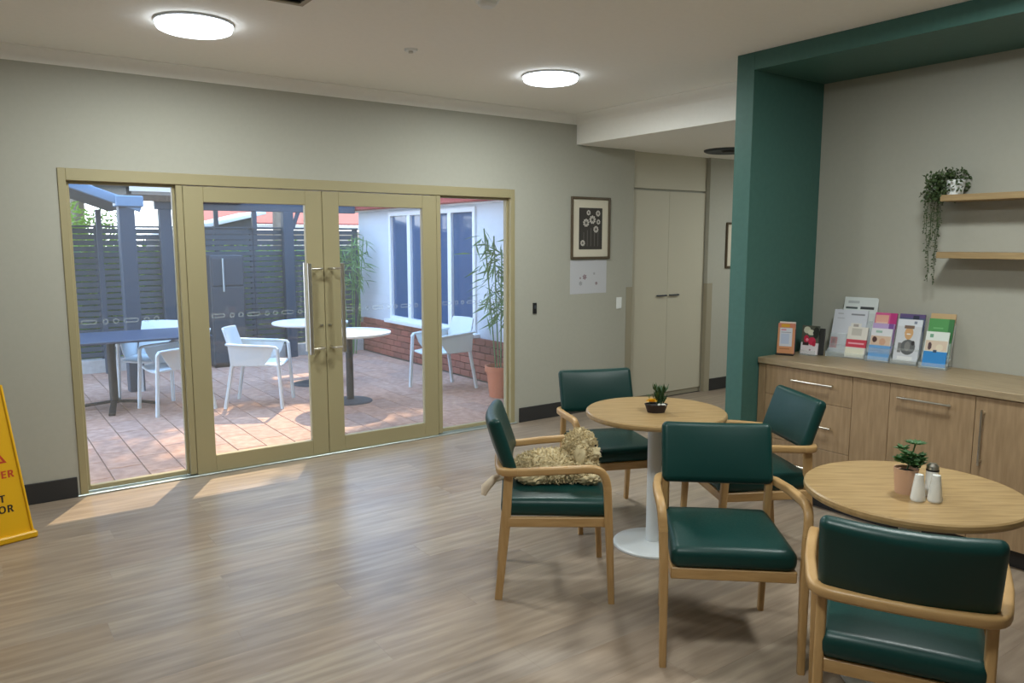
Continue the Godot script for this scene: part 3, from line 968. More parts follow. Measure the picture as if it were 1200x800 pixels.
# ------------------------------------------------------------------ corridor beyond the portal
func corridor() -> void:
	struct("ceiling_corridor", bx(Vector3(4.80, 2.54, ZA - 0.17), Vector3(8.75, 2.64, -3.21)), M.ceiling, "lowered corridor ceiling")
	struct("wall_bulkhead", bx(Vector3(4.72, 2.54, ZA), Vector3(4.80, CEIL, -3.21)), M.ceiling, "pale bulkhead stepping down to the corridor ceiling")
	var cv := st_new(true)
	cove(cv, Vector3(4.72, CEIL, -3.23), Vector3(4.72, CEIL, ZA), Vector3(-1, 0, 0))
	struct("trim_3", cv, M.ceiling)
	struct("wall_corridor", bx(Vector3(4.95, -0.05, -3.23), Vector3(8.75, 2.64, -3.10)), M.wall)
	struct("wall_corridor_end", bx(Vector3(8.6, -0.05, ZA), Vector3(8.75, 2.64, -3.23)), M.wall)
	# built-in cupboard
	var zc := ZA - 0.07
	var c := thing("hall_cupboard", "built-in cream hall cupboard with double doors and panel above", "cupboard", Vector3(5.468, 0, zc))
	part("upper_panel", bx(Vector3(0.0, 2.185, 0), Vector3(1.132, 2.54, 0.018), 0.002), M.joinery, c)
	for k in 2:
		var d := part("door", bx(Vector3(0.004 + k * 0.563, 0.05, 0), Vector3(0.565 + k * 0.563, 2.165, 0.018), 0.0015), M.joinery, c)
		var hx: float = 0.475 if k == 0 else 0.66
		var hs := st_new(true)
		sweep(hs, [Vector3(hx - 0.062, 1.09, 0.018), Vector3(hx - 0.06, 1.09, 0.04), Vector3(hx + 0.06, 1.09, 0.04), Vector3(hx + 0.062, 1.09, 0.018)], circle2(0.008, 8), Vector3.UP)
		part("handle", hs, M.charcoal, d)
	part("kickboard", bx(Vector3(0.0, 0, 0), Vector3(1.132, 0.05, 0.008)), M.guard, c)
	# corner guards
	for k in 2:
		var g := st_new()
		var gx: float = 5.385 if k == 0 else 6.60
		box(g, Vector3(gx, 0.0, ZA), Vector3(gx + 0.083, 1.20, ZA + 0.004), 0.001)
		if k == 0: box(g, Vector3(gx + 0.079, 0.0, ZA - 0.05), Vector3(gx + 0.087, 1.20, ZA), 0.001)
		else: box(g, Vector3(gx - 0.004, 0.0, ZA - 0.05), Vector3(gx, 1.20, ZA), 0.001)
		solo("corner_guard", g, M.guard, ["beige corner guard at the cupboard's edge next to the light switch", "beige corner guard at the cupboard's edge next to the corridor picture"][k], "guard", "wall corner guards")
	# round air diffuser in the corridor ceiling
	var v := thing("ceiling_diffuser", "dark round air diffuser in the corridor ceiling", "vent", Vector3(6.20, 2.54, -5.02))
	part("cone", lathed([Vector2(0, -0.006), Vector2(0.10, -0.006), Vector2(0.22, -0.022), Vector2(0.24, -0.012), Vector2(0.24, 0), Vector2(0, 0)], 40), M.charcoal, v)
	part("core", lathed([Vector2(0, -0.03), Vector2(0.06, -0.026), Vector2(0.08, -0.008)], 32), M.black, v)
	lamp(Vector3(7.3, 2.54, -4.0), "added unseen round ceiling light far down the corridor", 0.17, 2.6)  # lamp added out of view behind the column to brighten the corridor
	# picture on the corridor wall
	var p := thing("corridor_picture", "brown framed picture on the corridor wall beyond the green column", "picture", Vector3(7.08, 1.61, ZA))
	framed(p, 0.40, 0.50, 0.022)
	part("print", bx(Vector3(-0.1, -0.14, 0.006), Vector3(0.1, 0.14, 0.008)), M.guard, p)

func framed(p: Node, w: float, h: float, f: float) -> void:
	var fr := st_new()
	box(fr, Vector3(-w / 2, -h / 2, 0), Vector3(-w / 2 + f, h / 2, 0.022), 0.004)
	box(fr, Vector3(w / 2 - f, -h / 2, 0), Vector3(w / 2, h / 2, 0.022), 0.004)
	box(fr, Vector3(-w / 2 + f, h / 2 - f, 0), Vector3(w / 2 - f, h / 2, 0.022), 0.004)
	box(fr, Vector3(-w / 2 + f, -h / 2, 0), Vector3(w / 2 - f, -h / 2 + f, 0.022), 0.004)
	part("frame", fr, M.frame_brown, p)
	part("mount", bx(Vector3(-w / 2 + f, -h / 2 + f, 0.001), Vector3(w / 2 - f, h / 2 - f, 0.006)), M.mat_card, p)

# ------------------------------------------------------------------ green portal, counter, shelves
func portal_and_counter() -> void:
	var st := st_new()
	box(st, Vector3(4.04, -0.05, -3.23), Vector3(4.95, CEIL, -3.10), 0.002)
	box(st, Vector3(4.04, 2.693, -3.10), Vector3(4.95, CEIL, 0.47), 0.002)
	box(st, Vector3(4.04, -0.05, 0.47), Vector3(4.95, CEIL, 0.60), 0.002)
	struct("trim_4", st, M.green, "dark green painted portal around the niche")
	var x0 := 4.20
	var zl := -3.095
	# cabinets: [z0, z1, kind]
	var units := [[-3.04, -2.44, "drawers"], [-2.44, -1.765, "door_drawer"], [-1.765, -1.16, "door"], [-1.16, -0.5, "door"], [-0.5, 0.1, "drawers"]]
	var labels := ["pale oak base cabinet of drawers beside the green column", "pale oak base cabinet with long handle between drawers and tall-handled door", "pale oak base cabinet with a vertical handle behind the second table", "pale oak base cabinet next along from the vertical-handled one", "pale oak drawer cabinet at the far end of the niche"]
	for i in units.size():
		var u: Array = units[i]
		var c := thing("base_cabinet", labels[i], "cabinet", Vector3(x0, 0, (u[0] + u[1]) / 2), 0, "base cabinets under the counter")
		var h: float = (u[1] - u[0]) / 2
		part("carcass", bx(Vector3(0.02, 0.10, -h + 0.001), Vector3(0.56, 0.865, h - 0.001), 0.001), M.lam, c)
		part("kickboard", bx(Vector3(0.06, 0, -h + 0.001), Vector3(0.075, 0.10, h - 0.001)), M.skirting, c)
		if u[2] == "drawers":
			var ys := [[0.675, 0.862, 0.79], [0.39, 0.672, 0.53], [0.105, 0.387, 0.25]]
			for q in ys:
				var d := part("drawer", bx(Vector3(0, q[0], -h + 0.0015), Vector3(0.02, q[1], h - 0.0015), 0.0012), M.lam, c)
				cab_handle(d, Vector3(0, q[2], -0.09), Vector3(0, q[2], 0.19) if i == 0 else Vector3(0, q[2], 0.09))
		elif u[2] == "door_drawer":
			part("filler", bx(Vector3(0, 0.105, -h + 0.0015), Vector3(0.02, 0.862, -h + 0.222), 0.0012), M.lam, c)
			var d := part("door", bx(Vector3(0, 0.105, -h + 0.225), Vector3(0.02, 0.862, h - 0.0015), 0.0012), M.lam, c)
			cab_handle(d, Vector3(0, 0.793, -0.055), Vector3(0, 0.793, 0.23))
		else:
			var d := part("door", bx(Vector3(0, 0.105, -h + 0.0015), Vector3(0.02, 0.862, h - 0.0015), 0.0012), M.lam, c)
			cab_handle(d, Vector3(0, 0.51, -h + 0.045), Vector3(0, 0.80, -h + 0.045))
	solo("end_panel", bx(Vector3(x0, 0, zl), Vector3(4.775, 0.865, -3.042), 0.001), M.lam, "pale oak end panel between the drawers and green column", "panel")
	solo("counter_top", bx(Vector3(4.185, 0.866, zl), Vector3(4.778, 0.905, 0.465), 0.003), M.lam_top, "long pale oak laminate counter top in the niche", "counter")
	# wall shelves
	for k in 2:
		var y: float = [1.878, 1.555][k]
		var s := thing("wall_shelf", ["pale oak wall shelf holding the trailing plant", "lower pale oak wall shelf below the trailing plant"][k], "shelf", Vector3(4.58, y, -2.20), 0, "pale oak wall shelves")
		part("board", bx(Vector3(0, 0, 0), Vector3(0.198, 0.036, 1.6), 0.002), M.shelf, s)

func cab_handle(parent: Node, a: Vector3, b: Vector3) -> void:
	var h := part("handle", rod(a + Vector3(-0.032, 0, 0), b + Vector3(-0.032, 0, 0), 0.006, 10), M.steel, parent)
	var d := (b - a).normalized() * 0.02
	part("handle_foot", rod(a + d, a + d + Vector3(-0.032, 0, 0), 0.005, 8), M.steel, h)
	part("handle_foot", rod(b - d, b - d + Vector3(-0.032, 0, 0), 0.005, 8), M.steel, h)

# ------------------------------------------------------------------ tables and chairs
func make_table(at: Vector3, label: String) -> void:
	var t := thing("round_dining_table", label, "table", at, -deg_to_rad(35.54), "round oak dining tables")
	part("table_top", lathed([Vector2(0, 0.72), Vector2(0.366, 0.72), Vector2(0.373, 0.725), Vector2(0.375, 0.735), Vector2(0.373, 0.745), Vector2(0.367, 0.75), Vector2(0, 0.75)], 64), M.top, t)
	part("top_plate", lathed([Vector2(0, 0.708), Vector2(0.12, 0.708), Vector2(0.12, 0.72), Vector2(0, 0.72)], 28), M.white_metal, t)
	part("column", lathed([Vector2(0.038, 0.018), Vector2(0.038, 0.708)], 28), M.white_metal, t)
	part("base", lathed([Vector2(0, 0.002), Vector2(0.215, 0.002), Vector2(0.215, 0.012), Vector2(0.20, 0.018), Vector2(0.05, 0.024), Vector2(0, 0.024)], 56), M.white_metal, t)
	part("base_ring", lathed([Vector2(0, 0), Vector2(0.212, 0), Vector2(0.212, 0.002), Vector2(0, 0.002)], 40), M.black, t)

func make_chair() -> Node3D:
	var t := thing("dining_armchair", "", "chair", Vector3.ZERO, 0, "green vinyl armchairs")
	# faces +z; rear feet at z -0.25, front feet at +0.25
	var s := st_new(true)
	rounded(s, Vector3(0, 0.438, 0.0), Vector3(0.48, 0.085, 0.50), 0.034, 4, func(p: Vector3, h: Vector3) -> Vector3:
		var k := 1.0 - 0.055 * (0.5 - p.z / (2.0 * h.z))
		var crown := (1.0 - pow(p.x / h.x, 2)) * (1.0 - pow(p.z / h.z, 2)) * 0.012
		return Vector3(p.x * k, p.y + (crown if p.y > 0 else 0.0), p.z))
	part("seat", s, M.vinyl, t)
	var fr := st_new()
	box(fr, Vector3(-0.238, 0.352, 0.215), Vector3(0.238, 0.398, 0.240), 0.004)
	box(fr, Vector3(-0.215, 0.352, -0.240), Vector3(0.215, 0.398, -0.215), 0.004)
	for sx in [-1.0, 1.0]:
		box(fr, Vector3(sx * 0.225 - 0.0125, 0.352, -0.22), Vector3(sx * 0.225 + 0.0125, 0.398, 0.22), 0.004)
	part("seat_frame", fr, M.oak_h, t)
	var b := st_new(true)
	# pad leaning back: bottom (y 0.60, z -0.21) to top (y 0.85, z -0.31)
	var lean := Basis(Vector3.RIGHT, -0.33)
	rounded(b, Vector3.ZERO, Vector3(0.475, 0.265, 0.058), 0.026, 4, func(p: Vector3, h: Vector3) -> Vector3:
		var bulge := (1.0 - pow(p.x / h.x, 2)) * (1.0 - pow(p.y / h.y, 2)) * 0.010
		return Vector3(p.x, p.y, p.z + bulge * signf(p.z) + 0.025 * pow(p.x / h.x, 2)), Transform3D(lean, Vector3(0, 0.722, -0.262)))
	part("backrest", b, M.vinyl, t)
	for sx in [-1.0, 1.0]:
		# rear leg
		var rl := st_new(true)
		sweep(rl, [Vector3(sx * 0.222, 0.0, -0.262), Vector3(sx * 0.222, 0.35, -0.228), Vector3(sx * 0.222, 0.632, -0.212)], round_rect(0.030, 0.042, 0.008), Vector3.BACK, [0.82, 1.0, 1.0])
		part("leg", rl, M.oak, t)
		# arm: from the back rail forward, then bending down towards the front leg
		var a := st_new(true)
		var path := [Vector3(sx * 0.258, 0.618, -0.17), Vector3(sx * 0.272, 0.628, -0.06), Vector3(sx * 0.278, 0.636, 0.06)]
		path.append_array(bez(Vector3(sx * 0.279, 0.640, 0.13), Vector3(sx * 0.279, 0.643, 0.205), Vector3(sx * 0.275, 0.62, 0.225), Vector3(sx * 0.270, 0.54, 0.232), 8))
		sweep(a, path, round_rect(0.034, 0.036, 0.010), Vector3.UP)
		part("arm", a, M.oak_h, t)
		var fl := st_new(true)
		sweep(fl, [Vector3(sx * 0.270, 0.54, 0.232), Vector3(sx * 0.264, 0.36, 0.242), Vector3(sx * 0.262, 0.0, 0.258)], round_rect(0.034, 0.036, 0.009), Vector3.BACK, [1.0, 1.0, 0.8])
		part("leg", fl, M.oak, t)
	# rail bent round the back under the pad
	var r := st_new(true)
	var rp := bez(Vector3(-0.258, 0.618, -0.17), Vector3(-0.25, 0.614, -0.235), Vector3(-0.235, 0.612, -0.25), Vector3(-0.18, 0.612, -0.257), 6)
	rp.append_array([Vector3(-0.09, 0.612, -0.264), Vector3(0, 0.612, -0.266), Vector3(0.09, 0.612, -0.264)])
	rp.append_array(bez(Vector3(0.18, 0.612, -0.257), Vector3(0.235, 0.612, -0.25), Vector3(0.25, 0.614, -0.235), Vector3(0.258, 0.618, -0.17), 6))
	sweep(r, rp, round_rect(0.034, 0.036, 0.010), Vector3.UP)
	part("back_rail", r, M.oak_h, t)
	return t

func tables_and_chairs() -> void:
	make_table(Vector3(2.98, 0, -2.84), "round oak dining table with the dark flower basket on it")
	make_table(Vector3(2.78, 0, -1.36), "round oak dining table with the potted plant and shakers")
	var c := make_chair()
	c.position = Vector3(2.26, 0, -2.82)
	c.rotation.y = atan2(0.81, 0.585)
	c.set_meta("label", "green vinyl oak armchair with a fluffy plush toy on its seat")
	copy_thing(c, Vector3(3.09, 0, -3.32), atan2(-0.376, 0.927), "green vinyl oak armchair between the basket table and the cream wall")
	copy_thing(c, Vector3(2.485, 0, -1.97), atan2(-0.66, 0.75), "green vinyl oak armchair with its back to the basket table, seat open to the floor")
	copy_thing(c, Vector3(2.35, 0, -1.16), atan2(0.88, -0.48), "green vinyl oak armchair drawn up to the plant and shaker table")
	copy_thing(c, Vector3(3.33, 0, -2.50), atan2(-0.88, -0.476), "green vinyl oak armchair between the basket table and the drawer cabinet")

# ------------------------------------------------------------------ things on the walls
func wall_things() -> void:
	var p := thing("flower_picture", "brown framed print of pale flowers on a dark ground", "picture", Vector3(4.90, 1.777, ZA))
	framed(p, 0.49, 0.583, 0.022)
	part("print", bx(Vector3(-0.145, -0.20, 0.006), Vector3(0.145, 0.19, 0.008)), mat(c8(62, 58, 54), 0.8), p)
	var rng := RandomNumberGenerator.new()
	rng.seed = 3
	var petals := mat(c8(206, 200, 192), 0.9)
	var grey := mat(c8(116, 112, 108), 0.9)
	var spots := [[-0.06, 0.05, 0.04], [0.02, 0.08, 0.042], [0.065, -0.01, 0.034], [0.095, 0.06, 0.026], [-0.10, -0.14, 0.03], [0.09, 0.14, 0.03], [-0.03, 0.145, 0.026]]
	for q in spots:
		var st := st_new()
		for k in 9:
			var a: float = TAU * k / 9 + q[0] * 9
			var c := Vector3(q[0], q[1], 0.0086)
			var d := Vector3(cos(a), sin(a), 0)
			var n := Vector3(-sin(a), cos(a), 0)
			quad(st, c + d * q[2] * 0.2 - n * q[2] * 0.1, c + d * q[2] * 0.8 - n * q[2] * 0.26, c + d * q[2], c + d * q[2] * 0.8 + n * q[2] * 0.26)
		part("printed_flower", st, petals, p)
	for k in 5:
		part("printed_stem", bx(Vector3(-0.09 + k * 0.045, -0.17, 0.008), Vector3(-0.085 + k * 0.045, -0.17 + 0.13 + 0.02 * (k % 3), 0.0084)), grey, p)
	var pa := thing("wall_notice", "white drawing of small flowers taped below the framed print", "poster", Vector3(4.885, 1.315, ZA))
	part("sheet", bx(Vector3(-0.23, -0.16, 0.0005), Vector3(0.23, 0.16, 0.002)), M.paper, pa)
	var ink := mat(c8(126, 92, 104), 0.9)
	var ink2 := mat(c8(150, 150, 156), 0.9)
	var i := 0
	for q in [[-0.05, 0.0, 0.028], [-0.10, -0.06, 0.024], [0.10, -0.065, 0.018], [0.07, 0.03, 0.014], [-0.105, -0.01, 0.012]]:
		var st := st_new()
		for k in 6:
			var a: float = TAU * k / 6 + q[0] * 7
			var c := Vector3(q[0], q[1], 0.0024)
			var d := Vector3(cos(a), sin(a), 0)
			var n := Vector3(-sin(a), cos(a), 0)
			quad(st, c, c + d * q[2] * 0.7 - n * q[2] * 0.25, c + d * q[2], c + d * q[2] * 0.7 + n * q[2] * 0.25)
		part("drawn_flower", st, ink if i % 2 == 0 else ink2, pa)
		i += 1
	var sw := thing("door_button", "small black door release button on the wall", "switch", Vector3(4.235, 1.045, ZA))
	part("plate", bxc(Vector3(0, 0, 0.006), Vector3(0.042, 0.10, 0.012), 0.003), M.black, sw)
	part("button", bxc(Vector3(0, 0.012, 0.0135), Vector3(0.024, 0.03, 0.005), 0.002), M.charcoal, sw)
	var ls := thing("light_switch", "white light switch beside the cupboard corner guard", "switch", Vector3(5.287, 1.045, ZA))
	part("plate", bxc(Vector3(0, 0, 0.004), Vector3(0.072, 0.115, 0.008), 0.003), M.white, ls)
	part("rocker", bxc(Vector3(0, 0.015, 0.0095), Vector3(0.014, 0.024, 0.005), 0.002), M.white, ls)

# ------------------------------------------------------------------ yellow wet floor sign
func text_part(called: String, words: String, size: float, m: Material, parent: Node, xf: Transform3D) -> void:
	var tm := TextMesh.new()
	var f := SystemFont.new()
	f.font_names = PackedStringArray(["Droid Sans"])
	f.font_weight = 700
	tm.font = f
	tm.text = words
	tm.font_size = 64
	tm.pixel_size = size / 46.0
	tm.depth = 0.001
	tm.curve_step = 2.0
	var o := MeshInstance3D.new()
	o.mesh = tm
	o.material_override = m
	o.name = called
	o.transform = xf
	parent.add_child(o, true)

func wet_sign() -> void:
	var s := thing("wet_floor_sign", "yellow folding wet floor warning sign by the left skirting", "sign", Vector3(0.015, 0, -5.06), deg_to_rad(13.0))
	var h := 0.90
	for side in [1.0, -1.0]:
		var lean := Basis(Vector3.RIGHT, -side * 0.16)
		var xf := Transform3D(lean, Vector3(0, 0.0, side * 0.155))
		var st := st_new()
		var poly := PackedVector2Array([Vector2(-0.165, 0.03), Vector2(0.165, 0.03), Vector2(0.105, h - 0.03), Vector2(0.085, h), Vector2(-0.085, h), Vector2(-0.105, h - 0.03)])
		extrude(st, poly, xf * Vector3(0, 0, 0.008), xf.basis.x, xf.basis.y, xf.basis.z * -0.016)
		# raised border
		for e in [[Vector2(-0.165, 0.03), Vector2(-0.105, h - 0.03)], [Vector2(0.105, h - 0.03), Vector2(0.165, 0.03)]]:
			var a := xf * Vector3(e[0].x, e[0].y, 0)
			var b := xf * Vector3(e[1].x, e[1].y, 0)
			sweep(st, [a, b], round_rect(0.014, 0.03, 0.004, 1), xf.basis.z)
		st.set_smooth_group(-1)
		var p := part("panel", st, M.yellow, s)
		part("foot", bx(Vector3(-0.185, 0.0, side * 0.155 - 0.028), Vector3(0.185, 0.04, side * 0.155 + 0.028), 0.008), M.yellow, s)
		if side > 0:
			var on := func(y: float) -> Transform3D: return xf * Transform3D(Basis.IDENTITY, Vector3(0, y, 0.0085))
			text_part("lettering_danger", "DANGER", 0.040, M.red_print, p, on.call(0.375))
			text_part("lettering_wet", "WET", 0.040, M.black_print, p, on.call(0.245))
			text_part("lettering_floor", "FLOOR", 0.040, M.black_print, p, on.call(0.185))
			var tr := st_new()
			var o := [Vector2(-0.085, 0.44), Vector2(0.085, 0.44), Vector2(0, 0.59)]
			var c := Vector2(0, 0.49)
			for k in 3:
				var a: Vector2 = o[k]
				var b: Vector2 = o[(k + 1) % 3]
				var a2: Vector2 = c + (a - c) * 0.78
				var b2: Vector2 = c + (b - c) * 0.78
				quad(tr, xf * Vector3(a.x, a.y, 0.0088), xf * Vector3(b.x, b.y, 0.0088), xf * Vector3(b2.x, b2.y, 0.0088), xf * Vector3(a2.x, a2.y, 0.0088))
			# slipping figure reduced to the usual stick strokes
			for q in [[Vector2(-0.01, 0.515), Vector2(0.015, 0.535)], [Vector2(-0.02, 0.47), Vector2(0.0, 0.515)], [Vector2(-0.04, 0.46), Vector2(-0.015, 0.475)], [Vector2(0.0, 0.475), Vector2(0.035, 0.462)]]:
				var d: Vector2 = (q[1] - q[0]).normalized() * 0.006
				var nn := Vector2(-d.y, d.x)
				quad(tr, xf * Vector3(q[0].x - nn.x, q[0].y - nn.y, 0.0088), xf * Vector3(q[1].x - nn.x, q[1].y - nn.y, 0.0088), xf * Vector3(q[1].x + nn.x, q[1].y + nn.y, 0.0088), xf * Vector3(q[0].x + nn.x, q[0].y + nn.y, 0.0088))
			part("warning_triangle", tr, M.red_print, p)
	part("hinge", bx(Vector3(-0.09, h - 0.045, -0.022), Vector3(0.09, h - 0.01, 0.022), 0.008), M.yellow, s)

# ------------------------------------------------------------------ leaflets
func print_mat(w: int, h: int, base: Color, rects: Array) -> StandardMaterial3D:
	# flat print of a leaflet cover; rects: [x, y, w, h, colour] in hundredths, from the top left
	var im := Image.create(w, h, false, Image.FORMAT_RGB8)
	im.fill(base)
	for r in rects:
		if r.size() > 5:
			for py in range(int(r[1] * h / 100.0), int((r[1] + r[3]) * h / 100.0) + 1):
				for qx in range(int(r[0] * w / 100.0), int((r[0] + r[2]) * w / 100.0) + 1):
					var ex: float = ((qx + 0.5) * 100.0 / w - r[0] - r[2] * 0.5) / (r[2] * 0.5)
					var ey: float = ((py + 0.5) * 100.0 / h - r[1] - r[3] * 0.5) / (r[3] * 0.5)
					if ex * ex + ey * ey <= 1.0 and qx < w and py < h:
						im.set_pixel(qx, py, r[4])
			continue
		im.fill_rect(Rect2i(int(r[0] * w / 100.0), int(r[1] * h / 100.0), max(1, int(r[2] * w / 100.0)), max(1, int(r[3] * h / 100.0))), r[4])
	var m := mat(Color.WHITE, 0.45)
	m.albedo_texture = ImageTexture.create_from_image(im)
	m.texture_repeat = false
	return m

func leaflet_mesh(w: float, h: float, d: float) -> ArrayMesh:
	# front face carries the whole print, the other faces its outermost column
	var st := st_new()
	var p := [Vector3(-w / 2, 0, d / 2), Vector3(w / 2, 0, d / 2), Vector3(w / 2, h, d / 2), Vector3(-w / 2, h, d / 2), Vector3(-w / 2, 0, -d / 2), Vector3(w / 2, 0, -d / 2), Vector3(w / 2, h, -d / 2), Vector3(-w / 2, h, -d / 2)]
	var uv := [Vector2(0, 1), Vector2(1, 1), Vector2(1, 0), Vector2(0, 0), Vector2(0, 1), Vector2(1, 1), Vector2(1, 0), Vector2(0, 0)]
	for f in [[0, 1, 2, 3], [5, 4, 7, 6], [1, 5, 6, 2], [4, 0, 3, 7], [3, 2, 6, 7], [4, 5, 1, 0]]:
		for k in [f[0], f[2], f[1], f[0], f[3], f[2]]:
			st.set_uv(uv[k])
			st.add_vertex(p[k])
	return fin(st)

func leaflet(label: String, at: Vector3, w: float, h: float, m: Material, turn: float, tilt := 0.2, group := "leaflets on the counter", d := 0.012) -> void:
	var o := MeshInstance3D.new()
	o.name = numbered("leaflet_stack")
	o.mesh = leaflet_mesh(w, h, d)
	o.material_override = m
	add_child(o)
	o.transform = Transform3D(Basis(Vector3.UP, turn) * Basis(Vector3.RIGHT, -tilt), at)
	tag(o, label, "leaflets", group)

func acrylic_stand(at: Vector3, turn: float, w: float, tiers: Array, label: String, tilt := 0.27) -> Node3D:
	# tiers: [forward offset, height] ; each tier has a back plate and a low lip
	var s := thing("leaflet_holder", label, "holder", at, turn, "clear leaflet holders")
	for t in tiers:
		var b := st_new()
		box(b, Vector3(-w / 2, 0, -0.0015), Vector3(w / 2, t[1], 0.0015), 0.0, Transform3D(Basis(Vector3.RIGHT, -tilt), Vector3(0, 0.006 + t[2], t[0] - 0.010)))
		part("back_plate", b, M.acrylic, s)
		part("lip", bx(Vector3(-w / 2, 0.003 + t[2], t[0] + 0.022), Vector3(w / 2, 0.035 + t[2], t[0] + 0.025)), M.acrylic, s)
		part("shelf", bx(Vector3(-w / 2, t[2], t[0] - 0.014), Vector3(w / 2, 0.003 + t[2], t[0] + 0.025)), M.acrylic, s)
	if tiers.size() > 1:
		for sx in [-1.0, 1.0]:
			var pl := st_new()
			var zf: float = tiers[0][0] + 0.025
			var zb: float = tiers[tiers.size() - 1][0] - 0.014
			extrude(pl, PackedVector2Array([Vector2(zb, 0), Vector2(zf, 0), Vector2(zf, 0.03), Vector2(zb, tiers[tiers.size() - 1][2] + 0.02)]), Vector3(sx * w / 2 - 0.0015, 0, 0), Vector3.BACK, Vector3.UP, Vector3(0.003, 0, 0))
			part("side_plate", pl, M.acrylic, s)
	return s

func counter_things() -> void:
	var y := 0.905
	var turn := -PI / 2 + 0.16    # leaflets face the room, a little towards the doors
	var fwd := Vector3(sin(turn), 0, cos(turn))
	var skin := c8(206, 160, 134)
	var dark := c8(40, 36, 38)
	# 1 orange leaflets beside the column, in a dark holder
	var p1 := Vector3(4.405, y, -3.046)
	var h1 := thing("card_holder", "small dark card holder with orange leaflets beside the green column", "holder", p1, turn + 0.30)
	part("back_plate", bxc(Vector3(0, 0.085, -0.03), Vector3(0.115, 0.17, 0.006), 0.002), M.black, h1)
	part("base_plate", bxc(Vector3(0, 0.004, 0), Vector3(0.115, 0.008, 0.07), 0.002), M.black, h1)
	leaflet("orange and white leaflets in the dark card holder", p1 + Vector3(0, 0.009, 0), 0.105, 0.20, print_mat(40, 72, c8(214, 148, 104), [[0, 0, 100, 14, c8(208, 128, 100)], [20, 3, 50, 10, c8(220, 164, 40)], [14, 16, 76, 62, c8(216, 216, 226)], [20, 20, 30, 5, c8(214, 130, 150)], [20, 30, 60, 1, c8(120, 120, 140)], [22, 36, 52, 34, c8(190, 200, 224)], [16, 84, 60, 3, c8(168, 104, 60)]]), turn + 0.30, 0.12)
	leaflet("pink leaflets behind the orange ones in the dark card holder", p1 + Vector3(-0.004, 0.009, 0) - fwd * 0.016, 0.105, 0.21, print_mat(8, 16, c8(206, 150, 140), [[0, 0, 100, 8, c8(230, 220, 210)]]), turn + 0.30, 0.12)
	# 2 red flower card
	var p2 := Vector3(4.52, y, -2.945)
	acrylic_stand(p2, turn, 0.105, [[0.0, 0.17, 0.0]], "clear holder with the red flower leaflets", 0.12)
	leaflet("leaflets with red flowers on white in a clear holder", p2 + Vector3(0, 0.006, 0), 0.115, 0.19, print_mat(40, 72, c8(226, 220, 224), [[0, 0, 100, 60, c8(84, 88, 78)], [10, 4, 40, 24, c8(206, 206, 186), 1], [34, 14, 40, 20, c8(216, 216, 196), 1], [66, 4, 34, 40, c8(40, 44, 40), 1], [14, 34, 30, 26, c8(196, 40, 72), 1], [40, 40, 44, 28, c8(206, 48, 84), 1], [26, 44, 16, 12, c8(236, 150, 170), 1], [66, 52, 20, 20, c8(186, 36, 66), 1], [12, 60, 36, 10, c8(60, 40, 44)], [0, 72, 100, 28, c8(228, 220, 226)], [50, 82, 10, 6, c8(150, 120, 130)]]), turn, 0.12)
	leaflet("dark leaflets behind the red flower ones", p2 + Vector3(0.0, 0.006, 0.04) - fwd * 0.018, 0.10, 0.175, print_mat(8, 16, c8(44, 44, 44), [[30, 20, 40, 20, c8(120, 116, 100)]]), turn, 0.12)
	# 3 large tiered stand of white sheets
	var p3 := Vector3(4.655, y, -2.75)
	acrylic_stand(p3, turn, 0.245, [[0.035, 0.15, 0.0], [0.005, 0.22, 0.02], [-0.025, 0.26, 0.045]], "wide clear tiered holder of white sheets")
	leaflet("large white sheets with a dark heading at the back of the wide holder", p3 + Vector3(0, 0.05, 0.03) - fwd * 0.025, 0.215, 0.345, print_mat(60, 84, c8(206, 212, 212), [[12, 8, 34, 5, c8(170, 176, 180)], [8, 20, 36, 4, c8(60, 70, 72)], [50, 19, 40, 5, c8(40, 46, 50)], [0, 30, 100, 70, c8(196, 202, 202)]]), turn, 0.27)
	leaflet("white sheets with a red corner in the middle of the wide holder", p3 + Vector3(0, 0.025, -0.018) + fwd * 0.005, 0.215, 0.285, print_mat(60, 84, c8(206, 208, 218), [[52, 9, 40, 4, c8(130, 132, 140)], [12, 9, 18, 3, c8(170, 172, 180)], [12, 20, 22, 3, c8(182, 184, 194)], [56, 30, 32, 16, c8(222, 218, 214)], [64, 33, 16, 9, c8(170, 160, 154)], [2, 66, 20, 26, c8(190, 40, 56)], [8, 70, 10, 16, c8(140, 30, 40)]]), turn, 0.27)
	leaflet("small white booklets with a red band at the front of the wide holder", p3 + fwd * 0.035 + Vector3(0.0, 0.006, 0.058), 0.125, 0.20, print_mat(40, 60, c8(226, 220, 212), [[20, 6, 50, 24, c8(196, 190, 182)], [0, 42, 100, 26, c8(206, 56, 78)], [10, 52, 80, 6, c8(236, 170, 180)], [4, 72, 92, 26, c8(230, 226, 206)]]), turn, 0.27)
	# 4 three-tier leaflets pink, purple, blue
	var p4 := Vector3(4.655, y, -2.535)
	acrylic_stand(p4, turn, 0.14, [[0.035, 0.12, 0.0], [0.005, 0.15, 0.05], [-0.025, 0.18, 0.10]], "narrow clear tiered holder of pink, purple and blue leaflets")
	leaflet("pink leaflets at the back of the narrow tiered holder", p4 + Vector3(0, 0.105, 0) - fwd * 0.025, 0.13, 0.20, print_mat(30, 54, c8(206, 84, 140), [[6, 8, 60, 60, c8(226, 168, 150)], [10, 30, 50, 20, c8(230, 190, 170)], [70, 0, 30, 100, c8(186, 40, 120)]]), turn, 0.27)
